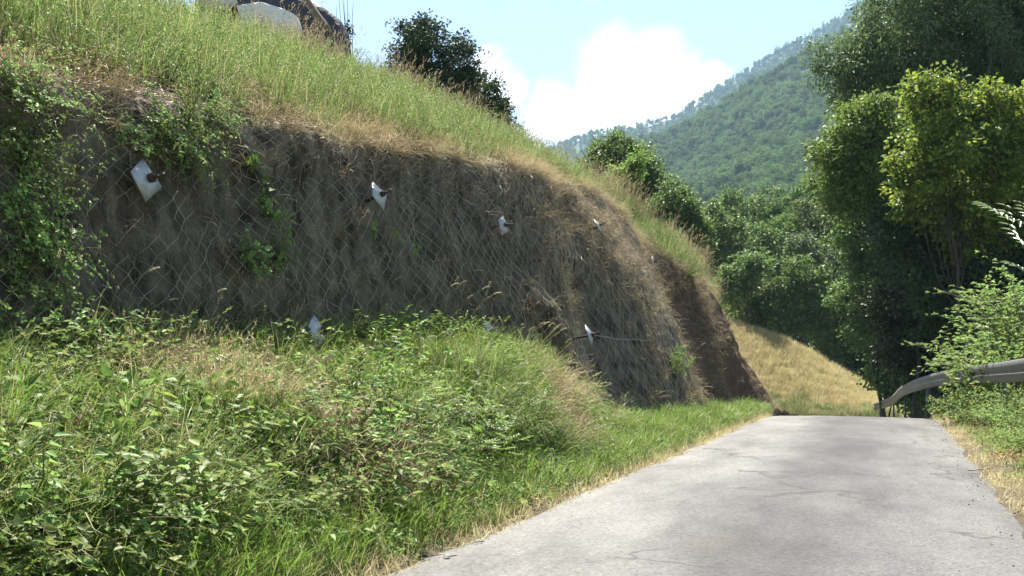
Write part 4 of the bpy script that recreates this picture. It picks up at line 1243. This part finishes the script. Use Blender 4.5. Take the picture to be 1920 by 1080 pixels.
def plant(seed, kind):
    """returns stems mesh, leaves mesh; about 0.8 m tall, base at the origin"""
    r = np.random.default_rng(seed)
    sm = MB(); LV = []; LF = []; n0 = 0
    cs, ds, ns, Ls, Ws = [], [], [], [], []
    if kind in ('bramble', 'vine'):
        for q in range(26):
            az = r.uniform(0, 6.28); b = np.array([math.cos(az), math.sin(az), 0]) * r.uniform(0, .22)
            p_ = stem_path(b + [0, 0, -.03], az + r.normal(0, .4), r.uniform(.6, 1.25), r.uniform(.05, .6), r.uniform(.8, 1.9), 10, r)
            tube(sm, p_, np.linspace(.006, .002, 10), 4, cap=False)
            for j in np.linspace(1.2, 9, 13):
                c = np.array([np.interp(j, np.arange(10), p_[:, i]) for i in range(3)])
                a2 = r.uniform(0, 6.28); pet = np.array([math.cos(a2), math.sin(a2), r.uniform(.1, .8)]) * r.uniform(.03, .08)
                c2 = c + pet; pd = norm(pet + [0, 0, .02])
                sd = norm(np.cross(pd, [0, 0, 1.0]))
                up = norm(np.array([0, 0, 1.0]) + r.normal(0, .55, 3))
                for dv in (pd, norm(pd * .35 + sd), norm(pd * .35 - sd)):
                    cs.append(c2); ds.append(dv + [0, 0, r.uniform(-.35, .1)]); ns.append(up); Ls.append(r.uniform(.035, .07)); Ws.append(0)
        Ws = [l * .68 for l in Ls]
    elif kind == 'weed':
        for q in range(20):
            az = r.uniform(0, 6.28); b = np.array([math.cos(az), math.sin(az), 0]) * r.uniform(0, .22)
            ln_ = r.uniform(.45, .9)
            p_ = stem_path(b + [0, 0, -.03], az, ln_, r.uniform(0, .3), r.uniform(0, .5), 8, r)
            tube(sm, p_, np.linspace(.005, .0015, 8), 4, cap=False)
            for j in np.linspace(.8, 7, 22):
                c = np.array([np.interp(j, np.arange(8), p_[:, i]) for i in range(3)])
                a2 = r.uniform(0, 6.28)
                cs.append(c); ds.append([math.cos(a2), math.sin(a2), r.uniform(-.1, .7)]); ns.append(norm(np.array([0, 0, 1.0]) + r.normal(0, .4, 3)))
                Ls.append(r.uniform(.06, .11)); Ws.append(r.uniform(.016, .028))
    elif kind == 'legume':
        for q in range(20):
            az = r.uniform(0, 6.28); b = np.array([math.cos(az), math.sin(az), 0]) * r.uniform(0, .15)
            p_ = stem_path(b + [0, 0, -.03], az, r.uniform(.5, .95), r.uniform(.1, .7), r.uniform(.2, 1.1), 8, r)
            tube(sm, p_, np.linspace(.006, .002, 8), 4, cap=False)
            for j in np.linspace(1.5, 7, 10):
                c = np.array([np.interp(j, np.arange(8), p_[:, i]) for i in range(3)])
                a2 = r.uniform(0, 6.28); rd = norm(np.array([math.cos(a2), math.sin(a2), r.uniform(0, .7)])); sd = norm(np.cross(rd, [0, 0, 1.0]))
                for g in np.linspace(.03, .15, 6):
                    for sg in (-1, 1):
                        cs.append(c + rd * g); ds.append(sd * sg + rd * .4); ns.append(norm(np.cross(sd, rd) * -1 + r.normal(0, .3, 3))); Ls.append(.038); Ws.append(.02)
    elif kind == 'bigleaf':
        for q in range(13):
            az = r.uniform(0, 6.28); b = np.array([math.cos(az), math.sin(az), 0]) * r.uniform(0, .25)
            p_ = stem_path(b + [0, 0, -.03], az, r.uniform(.4, .85), r.uniform(.1, .6), r.uniform(.3, 1.2), 8, r)
            tube(sm, p_, np.linspace(.006, .002, 8), 4, cap=False)
            for j in np.linspace(1.2, 7, 16):
                c = np.array([np.interp(j, np.arange(8), p_[:, i]) for i in range(3)])
                a2 = r.uniform(0, 6.28); pd = norm(np.array([math.cos(a2), math.sin(a2), r.uniform(0, .4)]))
                cs.append(c + pd * .03); ds.append(pd); ns.append(norm(np.array([0, 0, 1.0]) + r.normal(0, .4, 3))); Ls.append(r.uniform(.055, .1)); Ws.append(r.uniform(.035, .06))
    elif kind == 'dead':
        for q in range(30):
            az = r.uniform(0, 6.28); b = np.array([math.cos(az), math.sin(az), 0]) * r.uniform(0, .25)
            p_ = stem_path(b + [0, 0, -.03], az, r.uniform(.3, .7), r.uniform(.1, .8), r.uniform(.3, 1.4), 7, r)
            tube(sm, p_, np.linspace(.004, .001, 7), 3, cap=False)
            for j in np.linspace(1, 6, 12):
                c = np.array([np.interp(j, np.arange(7), p_[:, i]) for i in range(3)])
                cs.append(c); ds.append(rdir(1, r)[0]); ns.append(rdir(1, r)[0]); Ls.append(r.uniform(.02, .05)); Ws.append(.014)
    V, Fc = leaf_arrays(np.array(cs), np.array(ds, float), np.array(ns), np.array(Ls), np.array(Ws), six=(kind != 'legume' and kind != 'dead'))
    return sm, V, Fc


PL = {}
for kind, mats in (('bramble', ['bramble']), ('weed', ['brightleaf']), ('legume', ['brightleaf', 'bramble']), ('bigleaf', ['bramble', 'brightleaf']), ('dead', ['dryleaf'])):
    PL[kind] = []
    for i in range(4):
        sm, V, Fc = plant(900 + i * 7 + len(kind), kind)
        mt = mats[i % len(mats)]
        PL[kind].append((sm.mesh(kind + '_stems', M['stem'] if kind != 'dead' else M['drystem']), mesh_np(kind + '_leaves', V, [Fc], G[mt])))
# young growth of bramble, its yellow sunlight put into the leaf colour
sm, V, Fc = plant(977, 'bramble')
PL['young'] = [(sm.mesh('young_stems', M['stem']), mesh_np('young_leaves', V, [Fc], G['brightleaf'])), ]
sm, V, Fc = plant(978, 'bramble')
PL['young'].append((sm.mesh('young_stems', M['stem']), mesh_np('young_leaves', V, [Fc], G['yellowleaf'])))
NAMES = {'bramble': 'bramble_bush', 'weed': 'leafy_weed', 'legume': 'vetch_shrub', 'bigleaf': 'broad_leaved_weed', 'dead': 'dead_weed', 'young': 'bramble_bush'}
CATS = {'bramble': 'bramble', 'weed': 'weed', 'legume': 'shrub', 'bigleaf': 'weed', 'dead': 'dead weed', 'young': 'bramble'}
GRP = {'bramble': 'brambles of the roadside bank', 'weed': 'leafy weeds of the bank', 'legume': 'vetch shrubs of the bank', 'bigleaf': 'broad leaved weeds of the bank', 'dead': 'dead weeds of the bank', 'young': 'brambles of the roadside bank'}
r = np.random.default_rng(515)


def put(kind, P, sc, label, tilt=None, i=None):
    i = int(r.integers(0, len(PL[kind]))) if i is None else i
    a, b = PL[kind][i % len(PL[kind])]
    rz = r.uniform(0, 6.28)
    R_ = Matrix.Rotation(rz, 3, 'Z')
    if tilt is not None:
        q = Vector((0, 0, 1)).rotation_difference(Vector([float(c) for c in tilt])).to_matrix(); R_ = q @ R_
    e = link(NAMES[kind], None, loc=P, rot=R_.to_euler(), scale=sc)
    link('stems', a, e); link('leaves', b, e)
    tag(e, label, CATS[kind], GRP[kind])
    return e


bank = [('dead', 30, 930, 0.9, 'rusty dead weed on the soil at the left picture edge'), ('dead', 110, 930, 0.8, 'brown dead litter weed right of the rusty one at lower left'),
    ('dead', 430, 900, 0.8, 'brown dead weed in the dark middle of the bank'), ('dead', 500, 880, 0.7, 'brown dead weed right of the dark middle'), ('dead', 380, 760, 0.9, 'straw dead weed in the middle of the left bank'),
    ('dead', 250, 690, 0.8, 'straw dead weed at the netting foot left of the light bramble'), ('dead', 950, 800, 0.8, 'dead weed over the dark soil notch at the right of the vetch'),
    ('weed', 560, 720, 0.61, 'upright weed below the low bluish plate'), ('weed', 470, 720, 0.54, 'upright weed under the trailing shoot'), ('weed', 100, 760, 0.61, 'upright weed among the left edge brambles'),
    ('young', 760, 760, 0.72, 'light bramble in the thicket heart'), ('young', 560, 940, 0.65, 'light bramble in the verge left of the bluish ones'), ('young', 870, 900, 0.54, 'light bramble in the verge below the vetch'),
    # kind, base pixel, scale, label
    # kind, base pixel, scale, label
    ('bramble', 40, 690, 0.94, 'pale leaved bramble at the left picture edge below the netting'),
    ('bramble', 130, 700, 0.86, 'bramble bush second from the left edge below the netting'),
    ('bramble', 60, 790, 0.90, 'bramble bush low at the left picture edge above the dark soil'),
    ('bramble', 215, 745, 0.78, 'bramble bush right of the pale left edge bramble'),
    ('young', 330, 700, 0.65, 'light green bramble at the foot of the netting left of the low plate'),
    ('bramble', 410, 690, 0.61, 'small bramble under the trailing vine at the netting foot'),
    ('bramble', 505, 655, 0.65, 'bramble against the netting just left of the low bluish plate'),
    ('legume', 300, 800, 0.65, 'fine leaved shrub in the middle of the left bank'),
    ('bigleaf', 380, 860, 0.88, 'pale broad leaved weed above the dark hollow in the bank'),
    ('dead', 60, 900, 1.0, 'rusty brown dead weed above the dark soil at lower left'),
    ('dead', 275, 915, 0.8, 'reddish dead weed in the hollow of the left bank'),
    ('dead', 165, 885, 0.8, 'straw brown dead weed beside the rusty one at lower left'),
    ('bigleaf', 60, 1000, 1.11, 'broad leaved weed in the lower left corner'),
    ('bigleaf', 160, 985, 1.11, 'dark broad leaved weed near the lower left corner'),
    ('bigleaf', 230, 975, 1.11, 'broad leaved weed under the dead weeds at lower left'),
    ('bigleaf', 300, 1000, 0.99, 'pale pointed leaf weed at the grass edge lower left'),
    ('bramble', 30, 1075, 0.99, 'bramble cut by the bottom left picture corner'),
    ('bramble', 130, 1070, 0.82, 'bramble at the bottom picture edge near the left corner'),
    ('bigleaf', 450, 1000, 0.93, 'pale leaved weed low in the verge left of centre'),
    ('bigleaf', 530, 1010, 0.93, 'pale leaved weed in the verge nearest the road bend'),
    ('bigleaf', 620, 985, 1.24, 'pale green weed at the road side edge of the verge'),
    ('bramble', 690, 900, 1.03, 'bluish green bramble in the middle of the verge'),
    ('bramble', 750, 905, 0.92, 'bluish green bramble just right of the one mid verge'),
    ('bramble', 640, 850, 0.97, 'bramble above the bluish ones in the middle of the bank'),
    ('legume', 830, 860, 1.13, 'bright green vetch shrub jutting over the verge'),
    ('legume', 880, 830, 1.03, 'vetch shrub with arched shoots beside the dark soil notch'),
    ('legume', 770, 840, 0.92, 'vetch shrub on the left of the jutting one'),
    ('weed', 690, 700, 1.03, 'tall leafy weed left of the thicket top against the netting'),
    ('weed', 640, 690, 0.92, 'leafy weed beside the low bluish plate'),
    ('weed', 740, 690, 0.97, 'dark leafy weed in the middle of the thicket top'),
    ('weed', 800, 690, 1.03, 'bright leafy weed at the thicket top'),
    ('weed', 860, 690, 0.97, 'bright leafy weed at the right of the thicket top'),
    ('bramble', 700, 760, 1.08, 'dark bramble in the heart of the thicket'),
    ('bramble', 600, 770, 0.97, 'bramble left of the thicket heart'),
    ('weed', 930, 720, 0.86, 'leafy weed where the thicket turns to dry grass'),
    ('dead', 1000, 730, 1.1, 'pale dry bush at the right end of the thicket'),
    ('dead', 940, 760, 1.0, 'brown dry bush under the right end of the thicket'),
    ('dead', 1040, 700, 1.0, 'straw coloured dry bush nearest the bare cable'),
    ('dead', 870, 760, 0.9, 'reddish dry bush in the middle of the thicket'),
    ('bramble', 460, 790, 0.65, 'bramble in the grassy middle of the left bank'),
    ('bigleaf', 1090, 880, 0.65, 'small pale weed at the verge below the dry bushes'),
    ('bigleaf', 980, 900, 0.65, 'small broad leaved weed near the road edge of the verge'),
    ('weed', 1270, 700, 0.86, 'bright weed at the foot of the sunlit wall shoulder'),
    ('dead', 1220, 745, 0.9, 'dry bush at the wall foot under the cable'),
    ('dead', 1290, 740, 0.9, 'dry bush at the wall foot beside the bright weed'),
    ('dead', 1160, 755, 0.7, 'dry grey weed in front of the bare soil under the cable'),
    ('dead', 1020, 400, 0.9, 'dry brown bush clinging to the middle of the netted face'),
    ('dead', 1035, 360, 0.8, 'dry brown bush just under the lip above the clinging one'),
]
for (kd, px, py, sc, lb) in bank:
    s_, v_ = surf_at(px, py, 0.6, 9.0)
    P, nn = surf_frame(np.array([s_]), np.array([v_])); P, nn = P[0], nn[0]
    put(kd, P - nn * .02, sc, lb, tilt=norm(nn * .35 + np.array([0, 0, .65])))
liptop = [('bramble', 15, 240, 0.6, 'glossy creeper clinging to the netting high at the left picture edge'),
          ('bramble', 50, 330, 0.55, 'creeper clinging to the netting at the left edge above the shoot'),
          ('bramble', 15, 400, 0.6, 'creeper clinging halfway down the netting at the left picture edge'),
          ('bramble', 60, 470, 0.55, 'creeper low on the netting near the left picture edge'),
          ('bramble', 15, 540, 0.6, 'creeper at the netting foot at the left picture edge'),
          ('young', 110, 260, 0.4, 'small light creeper on the netting right of the glossy bramble'),
          ('bramble', 345, 310, 0.5, 'creeper hanging beside the half hidden plate'),
          ('young', 430, 260, 0.45, 'light creeper under the lip where the trailing shoot starts'),
          ('young', 495, 400, 0.35, 'light leaf cluster halfway down the trailing shoot'),
          ('young', 510, 480, 0.35, 'light leaf cluster at the lower end of the trailing shoot'),
          ('bramble', 460, 500, 0.45, 'creeper low on the netting left of the trailing shoot'),
          ('dead', 160, 200, 0.7, 'dry tangle on the netting right of the glossy bramble'),
          ('dead', 1060, 420, 0.8, 'straw tangle on the netting left of the sunlit plate'),
          ('young', 215, 150, 0.55, 'small light bramble on the lip left of the rusty dead weed'),
          ('young', 300, 150, 0.5, 'small light bramble on the lip just left of the dark gap'),
          ('dead', 190, 165, 0.8, 'brown dead weed hanging from the lip above bare netting'),
          ('dead', 130, 160, 0.8, 'brown dead weed on the lip right of the glossy bramble'),
          ('dead', 520, 235, 0.8, 'reddish dead weed hanging under the yellow leaved sprig'),
          ('dead', 600, 255, 0.8, 'straw brown dead weed hanging at the lip right of the yellow sprig'),
          ('dead', 650, 262, 0.7, 'dead weed hanging above and left of the bolted plate'),
          ('young', 450, 195, 0.5, 'small bright bramble on the lip above the trailing shoot'),
          ('weed', 380, 120, 0.6, 'upright bright weed in the meadow above the dark gap'),
          ('bramble', 310, 250, 0.6, 'dark bramble hanging left of the lip gap over the netting'),
          ('bramble', 370, 270, 0.6, 'dark bramble hanging low below the lip gap'),
          ('young', 355, 165, 0.49, 'yellow green bramble spilling over the lip above the dark gap'),
          ('young', 400, 150, 0.46, 'bright bramble on the lip right of the dark gap'),
          ('bramble', 340, 230, 0.56, 'dark bramble hanging in the gap under the lip'),
          ('bramble', 400, 215, 0.46, 'dark bramble hanging right of the lip gap'),
          ('bramble', 30, 190, 0.66, 'bramble hanging over the netting at the left picture edge'),
          ('bramble', 85, 215, 0.59, 'glossy bramble hanging over the netting near the left edge'),
          ('bramble', 20, 290, 0.59, 'dark bramble halfway down the netting at the left edge'),
          ('young', 150, 115, 0.46, 'light green bramble on the lip at upper left'),
          ('young', 100, 135, 0.46, 'young bramble at the lip above the glossy one'),
          ('bramble', 290, 290, 0.40, 'bramble sprig above the half hidden anchor plate'),
          ('bramble', 380, 310, 0.36, 'bramble sprig right of the half hidden anchor plate'),
          ('bramble', 240, 260, 0.33, 'small bramble sprig up and left of the half hidden plate'),
          ('young', 545, 225, 0.30, 'yellow leaved sprig at the lip left of the straw fringe'),
          ('dead', 470, 215, 0.7, 'rusty brown dead weed at the lip left of the yellow sprig'),
          ('dead', 260, 180, 0.8, 'rusty dead weed at the lip left of the dark gap'),
          ('weed', 1190, 395, 0.6, 'bright weed on the lip above the lit shoulder'),
          ('weed', 1260, 470, 0.6, 'bright weed on the lip above the red soil'),
          ('weed', 1310, 500, 0.6, 'bright weed at the outer end of the lip'),
          ('bigleaf', 200, 60, 0.6, 'small leafy weed in the meadow at upper left')]
for (kd, px, py, sc, lb) in liptop:
    s_, v_ = surf_at(px, py, 5.0, 11.0)
    P, nn = surf_frame(np.array([s_]), np.array([v_])); P, nn = P[0], nn[0]
    put(kd, P, sc, lb, tilt=norm(nn * .8 + np.array([-N[0], -N[1], 0]) * .2 + np.array([0, 0, .3])))

# brambles and weeds right of the road
right = [('bramble', 14.5, 0.75, 0.71, 'bramble at the road edge under the guardrail at right'), ('bramble', 16.2, 0.7, 0.68, 'bramble at the road edge second from the right picture edge'),
         ('bramble', 18.2, 0.65, 0.65, 'bramble at the road edge near the crest'), ('bramble', 19.8, 0.7, 0.59, 'small bramble nearest the crest on the right side'),
         ('bramble', 12.6, 0.9, 0.71, 'bramble at the right picture edge beside the straw'), ('bramble', 15.4, 1.15, 0.74, 'bramble pushing through below the guardrail beam'),
         ('bramble', 17.2, 1.1, 0.68, 'bramble in front of the guardrail where it nears the crest'), ('bramble', 11.2, 1.0, 0.62, 'low bramble at the right picture edge nearest the camera'),
         ('bramble', 13.4, 1.35, 0.74, 'bramble leaning on the guardrail at the right picture edge')]
for (kd, s_, rr_, sc, lb) in right:
    put(kd, right_surf(s_, rr_), sc, lb)
right_small = [(6.0, .7, .5), (7.2, .9, .5), (8.3, .75, .45), (9.4, .85, .55), (10.3, .7, .5)]
for i, (s_, rr_, sc) in enumerate(right_small):
    put('bramble', right_surf(s_, rr_), sc, ['first', 'second', 'third', 'fourth', 'fifth'][i] + ' low bramble counting up the right road edge from the camera')
n = 1200
s4 = r.uniform(-3, 23, n); r4 = r.uniform(.35, 2.4, n)
scatter_object('shoulder_ground_cover', right_surf(s4, r4), np.stack([0 * s4, 0 * s4, r.uniform(0, 6.28, n)], -1), r.uniform(.6, 1.5, n), r.integers(0, 6, n), herbs, 'low leafy ground cover on the right hand road shoulder', 'ground cover')
behind = [(1900, 640, 19.5, 1.7, 'big bramble mound rising behind the guardrail at right'), (1850, 655, 21.5, 1.6, 'bramble mound behind the guardrail left of the big one'),
          (1810, 665, 24.5, 1.5, 'bramble mound at the left end behind the guardrail'), (1900, 570, 21.5, 1.8, 'upper bramble thicket behind the guardrail at the right edge'),
          (1850, 600, 23.5, 1.6, 'bramble thicket between the mounds and the dark shade'), (1915, 520, 22.5, 1.6, 'topmost bramble thicket under the feathered fronds'), (1880, 555, 24.0, 1.4, 'small bramble crown beside the topmost thicket')]
for (px, py, y, sc, lb) in behind:
    c = at(px, py, y + 1.8); hz = sc * 0.55
    zg = float(zground(c[0], c[1]))
    e = put('bramble', (c[0], c[1], c[2] - hz), sc, lb)
    # long canes carry the mound down to the ground
    mb = MB()
    for q in range(12):
        az = r.uniform(0, 6.28); b = np.array([math.cos(az), math.sin(az), 0]) * r.uniform(.1, .5)
        tube(mb, np.array([b * 1.3 + [0, 0, zg - .1 - (c[2] - hz)], b * 1.1 + [0, 0, (zg - (c[2] - hz)) * .5], b * .2]) / sc, np.array([.012, .010, .007]) / sc, 4)
    link('canes', mb.mesh('canes', M['stem']), e)
    V, Fc, _ = crown_leaves([(0, 0, (zg - (c[2] - hz)) * .5 / sc, .55, .55, max(.3, -(zg - (c[2] - hz)) * .5 / sc))], 2200, .07, .045, r, crad=.16, shell=.5, per=20)
    link('lower_leaves', mesh_np('lower_leaves', V, [Fc], G['bramble']), e)


# ------------------------------------------------------------------ sprays whose leaves can be told apart
LEAF1 = {}
for kx, mt in (('bramble', 'bramble'), ('bright', 'brightleaf'), ('yellow', 'yellowleaf')):
    V, Fc = leaf_arrays(np.zeros((1, 3)), np.array([[1.0, 0, 0]]), np.array([[0, 0, 1.0]]), np.array([1.0]), np.array([.62]), six=True)
    LEAF1[kx] = mesh_np('leaf_' + kx, V, [Fc], G[mt])
V, Fc = leaf_arrays(np.zeros((1, 3)), np.array([[1.0, 0, 0]]), np.array([[0, 0, 1.0]]), np.array([1.0]), np.array([.26]), six=True)
LEAF1['lance'] = mesh_np('leaf_lance', V, [Fc], leaf_mat('frond_leaflet', [(0.09, 0.15, 0.05), (0.15, 0.21, 0.08)], trans=0.4, rough=0.35, spec=0.6))


def put_leaf(parent, kx, c, d, up, size, origin):
    d = Vector(d).normalized(); up = Vector(up)
    y = up.cross(d)
    if y.length < 1e-3: y = Vector((0, 1, 0))
    y.normalize(); z = d.cross(y)
    R_ = Matrix((d, y, z)).transposed()
    link('leaf', LEAF1[kx], parent, loc=np.asarray(c) - origin, rot=R_.to_euler(), scale=size)


vines = [([(470, 300), (478, 340), (486, 380), (505, 420), (508, 460), (515, 500)], 'bright', 34, 'trailing bramble shoot with bright leaves hanging down the middle of the netting'),
         ([(655, 425), (690, 430), (720, 438), (750, 455), (775, 475)], 'bright', 20, 'arched bramble shoot with bright leaves below the rusty bolted plate'),
         ([(60, 300), (45, 340), (50, 390), (75, 430), (95, 480), (100, 540), (90, 590)], 'bramble', 34, 'leafy bramble shoot climbing the netting near the left edge'),
         ([(230, 245), (260, 290), (300, 290), (340, 300), (390, 290)], 'bramble', 30, 'leafy bramble shoot crossing above the half hidden plate'),
         ([(425, 480), (440, 465), (455, 470), (470, 490), (500, 520)], 'bramble', 16, 'pale curled shoot on the netting near the trailing bramble'),
         ([(410, 240), (435, 280), (465, 305), (480, 330)], 'bright', 16, 'short leafy shoot at the top of the trailing bramble')]
for (pts, kx, nl, lb) in vines:
    sv = np.array([surf_at(a, b, 4.8, 9.1) for a, b in pts])
    tq = np.linspace(0, len(pts) - 1, 16)
    P, nn = surf_frame(np.interp(tq, np.arange(len(pts)), sv[:, 0]), np.interp(tq, np.arange(len(pts)), sv[:, 1]))
    P = P + (nn * .5 + np.array([-N[0], -N[1], 0]) * .5) * (0.10 + 0.16 * np.sin(np.linspace(0, math.pi, 16)))[:, None]
    o = P[0].copy()
    e = link('bramble_shoot', None, loc=o)
    mb = MB(); tube(mb, P - o, np.linspace(.006, .003, 16), 4); link('stem', mb.mesh('stem', M['stem']), e)
    for q in range(nl):
        u_ = r.uniform(0, 15); c = np.array([np.interp(u_, np.arange(16), P[:, i]) for i in range(3)])
        d = norm(r.normal(0, 1, 3) + np.array([0, 0, -.2])); n_ = nn[int(u_)]
        put_leaf(e, kx, c + d * .02, d - n_ * np.dot(d, n_) * .6, n_ + np.array([0, 0, 1.0]) + r.normal(0, .25, 3), r.uniform(.075, .135), o)
    tag(e, lb, 'bramble shoot', 'bramble shoots trailing on the netting')

fronds = [([(1990, 400), (1940, 425), (1890, 405), (1850, 385), (1836, 378)], 15.5, 'feathered frond of long leaflets reaching in from the right edge'),
          ([(1990, 450), (1950, 470), (1915, 455), (1890, 425), (1885, 385)], 15.2, 'upright feathered frond tip at the right edge behind the reaching one'),
          ([(1990, 430), (1960, 440), (1925, 410), (1915, 380)], 15.8, 'half hidden feathered frond cut by the right picture edge'),
          ([(1990, 520), (1950, 520), (1915, 500), (1890, 490)], 15.0, 'lower feathered frond below the reaching one')]
for (pts, y, lb) in fronds:
    P = np.array([at(a, b, y + .25 * math.sin(i)) for i, (a, b) in enumerate(pts)])
    tq = np.linspace(0, len(P) - 1, 14); P = np.stack([np.interp(tq, np.arange(len(P)), P[:, i]) for i in range(3)], -1)
    for _ in range(2): P[1:-1] = .25 * P[:-2] + .5 * P[1:-1] + .25 * P[2:]
    # the stalk runs on down to the ground outside the picture
    gx_, gy_ = P[0][0] + .5, P[0][1] + .1
    root = np.array([gx_, gy_, float(zground(gx_, gy_))])
    Pw = np.concatenate([[root, root * .5 + P[0] * .5 + [0.15, 0, 0.1]], P])
    e = link('leafy_frond', None, loc=root)
    mb = MB(); tube(mb, Pw - root, np.concatenate([[.014, .011], np.linspace(.008, .002, 14)]), 5); link('stalk', mb.mesh('stalk', M['stem']), e)
    tg = norm(np.gradient(P, axis=0))
    for i in range(2, 14):
        sd = norm(np.cross(tg[i], [0, -.5, 1.0]))
        for sg in (-1, 1):
            put_leaf(e, 'lance', P[i], sd * sg + tg[i] * .35 + np.array([0, 0, -.18]), np.array([0, -.3, 1.0]) + r.normal(0, .15, 3), r.uniform(.15, .23) * (1 - .35 * (i / 14) ** 3), root)
    tag(e, lb, 'frond', 'feathered fronds at the right edge')

# ------------------------------------------------------------------ seeding grass stalks in front of the netting
stalk = []
for i in range(6):
    q = np.random.default_rng(60 + i)
    p_ = stem_path((0, 0, -.03), 0, 1.0, .05 + .05 * q.uniform(), .35 + .9 * q.uniform(), 10)
    mb = MB(); tube(mb, p_, np.linspace(.003, .0016, 10), 4, cap=False); sme = mb.mesh('stalk_stem', M['drystem'])
    tip = p_[-1]; dd = norm(p_[-1] - p_[-2]); m_ = 90
    u_ = q.uniform(0, 1, m_); hl = .115
    ctr = tip + dd * (u_ * hl)[:, None] + np.array([0, 0, -1.0]) * (u_ ** 2 * .03)[:, None]
    V, Fc = leaf_arrays(ctr, norm(dd + .55 * rdir(m_, q)), rdir(m_, q), .024, .009)
    stalk.append((sme, mesh_np('stalk_head', V, [Fc], M['seedhead']), tip[2] + hl * dd[2] * .7))
heads = [(105, 480, 60), (200, 500, 110), (150, 555, 70), (135, 590, 60), (235, 560, 75), (245, 555, 80), (195, 600, 50), (270, 600, 60), (300, 590, 70), (215, 585, 55), (340, 540, 120), (365, 590, 50),
         (395, 560, 80), (525, 530, 80), (530, 560, 60), (455, 575, 60), (475, 560, 70), (15, 520, 80), (30, 560, 60), (10, 575, 60),
         (690, 475, 120), (740, 510, 100), (790, 485, 110), (850, 485, 120), (780, 520, 90), (815, 515, 100), (835, 520, 90), (880, 495, 120), (900, 490, 120), (915, 530, 90), (925, 545, 80), (880, 525, 90), (990, 520, 90),
         (1000, 515, 95), (1025, 480, 130), (1015, 485, 120), (1010, 535, 80), (1030, 540, 80), (1045, 530, 90), (995, 560, 60), (1060, 575, 60), (845, 555, 60), (1340, 460, 60), (1320, 450, 60), (1300, 640, 70), (1320, 620, 80), (1330, 650, 60), (1345, 690, 50)]
ORD = 'first second third fourth fifth sixth seventh eighth ninth tenth eleventh twelfth thirteenth fourteenth fifteenth sixteenth seventeenth eighteenth nineteenth twentieth twenty-first twenty-second twenty-third twenty-fourth'.split()
heads.sort()
seen = {}
for i, (px, py, hp) in enumerate(heads):
    s_, v_ = surf_at(px - 8, py + hp, 2.0, 9.5) if px < 1100 else surf_at(px - 8, py + hp, 4.5, 9.6)
    P = surf(np.array([s_]), np.array([v_]))[0]
    if px < 1100:
        s_, v_ = surf_at(px - 8, max(py + hp, 640), 3.0, 5.3); P = surf(np.array([s_]), np.array([v_]))[0]
    hgt = at(px, py, P[1])[2] - P[2]
    sme, hme, h1 = stalk[int(r.integers(0, 6))]
    e = link('grass_stalk', None, loc=P, rot=(0, 0, r.normal(0.3, .8)), scale=min(.95, max(.3, hgt / h1)))
    link('stem', sme, e); link('seed_head', hme, e)
    side = 'in front of the netting at left' if px < 620 else ('above the thicket before the netting' if px < 1100 else 'before the red soil')
    seen[side] = seen.get(side, 0) + 1
    tag(e, ORD[seen[side] - 1] + ' seeding grass stalk from the left ' + side, 'grass stalk', 'seeding grass stalks ' + side)

# ------------------------------------------------------------------ bare twigs, stick and stones
c0 = on_hill(655, yb + 2.0)
mb = MB(); q = np.random.default_rng(3)
for a in range(7):
    tgt = at(*[(632, -10), (646, 5), (655, 22), (662, 0), (628, 8), (640, -30), (650, -16)][a], yb + 2.0)
    p_ = c0 + (tgt - c0) * np.linspace(0, 1, 8)[:, None] + q.normal(0, .025, (8, 3)) * np.linspace(0, 1, 8)[:, None]
    tube(mb, p_ - c0, np.linspace(.016, .004, 8), 4)
e = link('bare_shrub', None, loc=c0); link('twigs', mb.mesh('twigs', M['bark']), e)
V, Fc, _ = crown_leaves([tuple(at(648, 62, yb + 2) - c0) + (.12, .12, .28)], 260, .07, .05, q, crad=.09, per=12)
link('leaves', mesh_np('shrub_leaves', V, [Fc], G['darkleaf']), e)
tag(e, 'bare twiggy shrub against the sky beside the black sheeting', 'shrub')

mb = MB(); p0, p1 = at(1816, 886, 13.0), at(1862, 881, 13.4)
p0[2] = p1[2] = .035
tube(mb, p0 + (p1 - p0) * np.linspace(0, 1, 6)[:, None] + q.normal(0, .004, (6, 3)), .008, 5)
tag(link('stick', mb.mesh('stick', M['drystem'])), 'thin pale stick lying on the right edge of the asphalt', 'stick')
stones_me = []
for i in range(4):
    a = rock_mesh(70 + i, (.03, .022, .016), 1); a.materials.append(M['stone']); stones_me.append(a)
gcoll = proto_collection('gravel', stones_me)
n = 420
s1_ = r.uniform(-1, 22, n); tt_ = np.where(r.uniform(0, 1, n) < .5, np.abs(r.normal(0, .22, n)) - .1, -ROADW + .15 - np.abs(r.normal(0, .3, n)) * np.where(r.uniform(0, 1, n) < .5, 1, -1))
x_, y_ = xy(s1_, tt_)
P = np.stack([x_, y_, zroad(s1_) + .018], -1)
scatter_object('gravel', P, r.uniform(0, 6.28, (n, 3)), r.uniform(.2, .75, n), r.integers(0, 4, n), gcoll, 'loose stone chips along both edges of the road', 'gravel')

# ------------------------------------------------------------------ haze
hz, nt, out = new_mat('haze_air')
pv_ = nt.nodes.new('ShaderNodeVolumePrincipled')
pv_.inputs['Color'].default_value = (0.52, 0.78, 1.0, 1)
pv_.inputs['Density'].default_value = 0.00018
pv_.inputs['Anisotropy'].default_value = 0.0
nt.links.new(pv_.outputs[0], out.inputs['Volume'])
mb = MB(); zt = float(max(far_m(np.linspace(600, 2900, 60), 1.0)[:, 2].max(), 100)) + 30
box(mb, (0, 1000, (zt - 40) / 2), (5600, 3200, zt + 40))
hb = link('haze', mb.mesh('haze', hz))
tag(hb, 'pale blue summer haze filling the valley air', 'haze', kind='stuff')
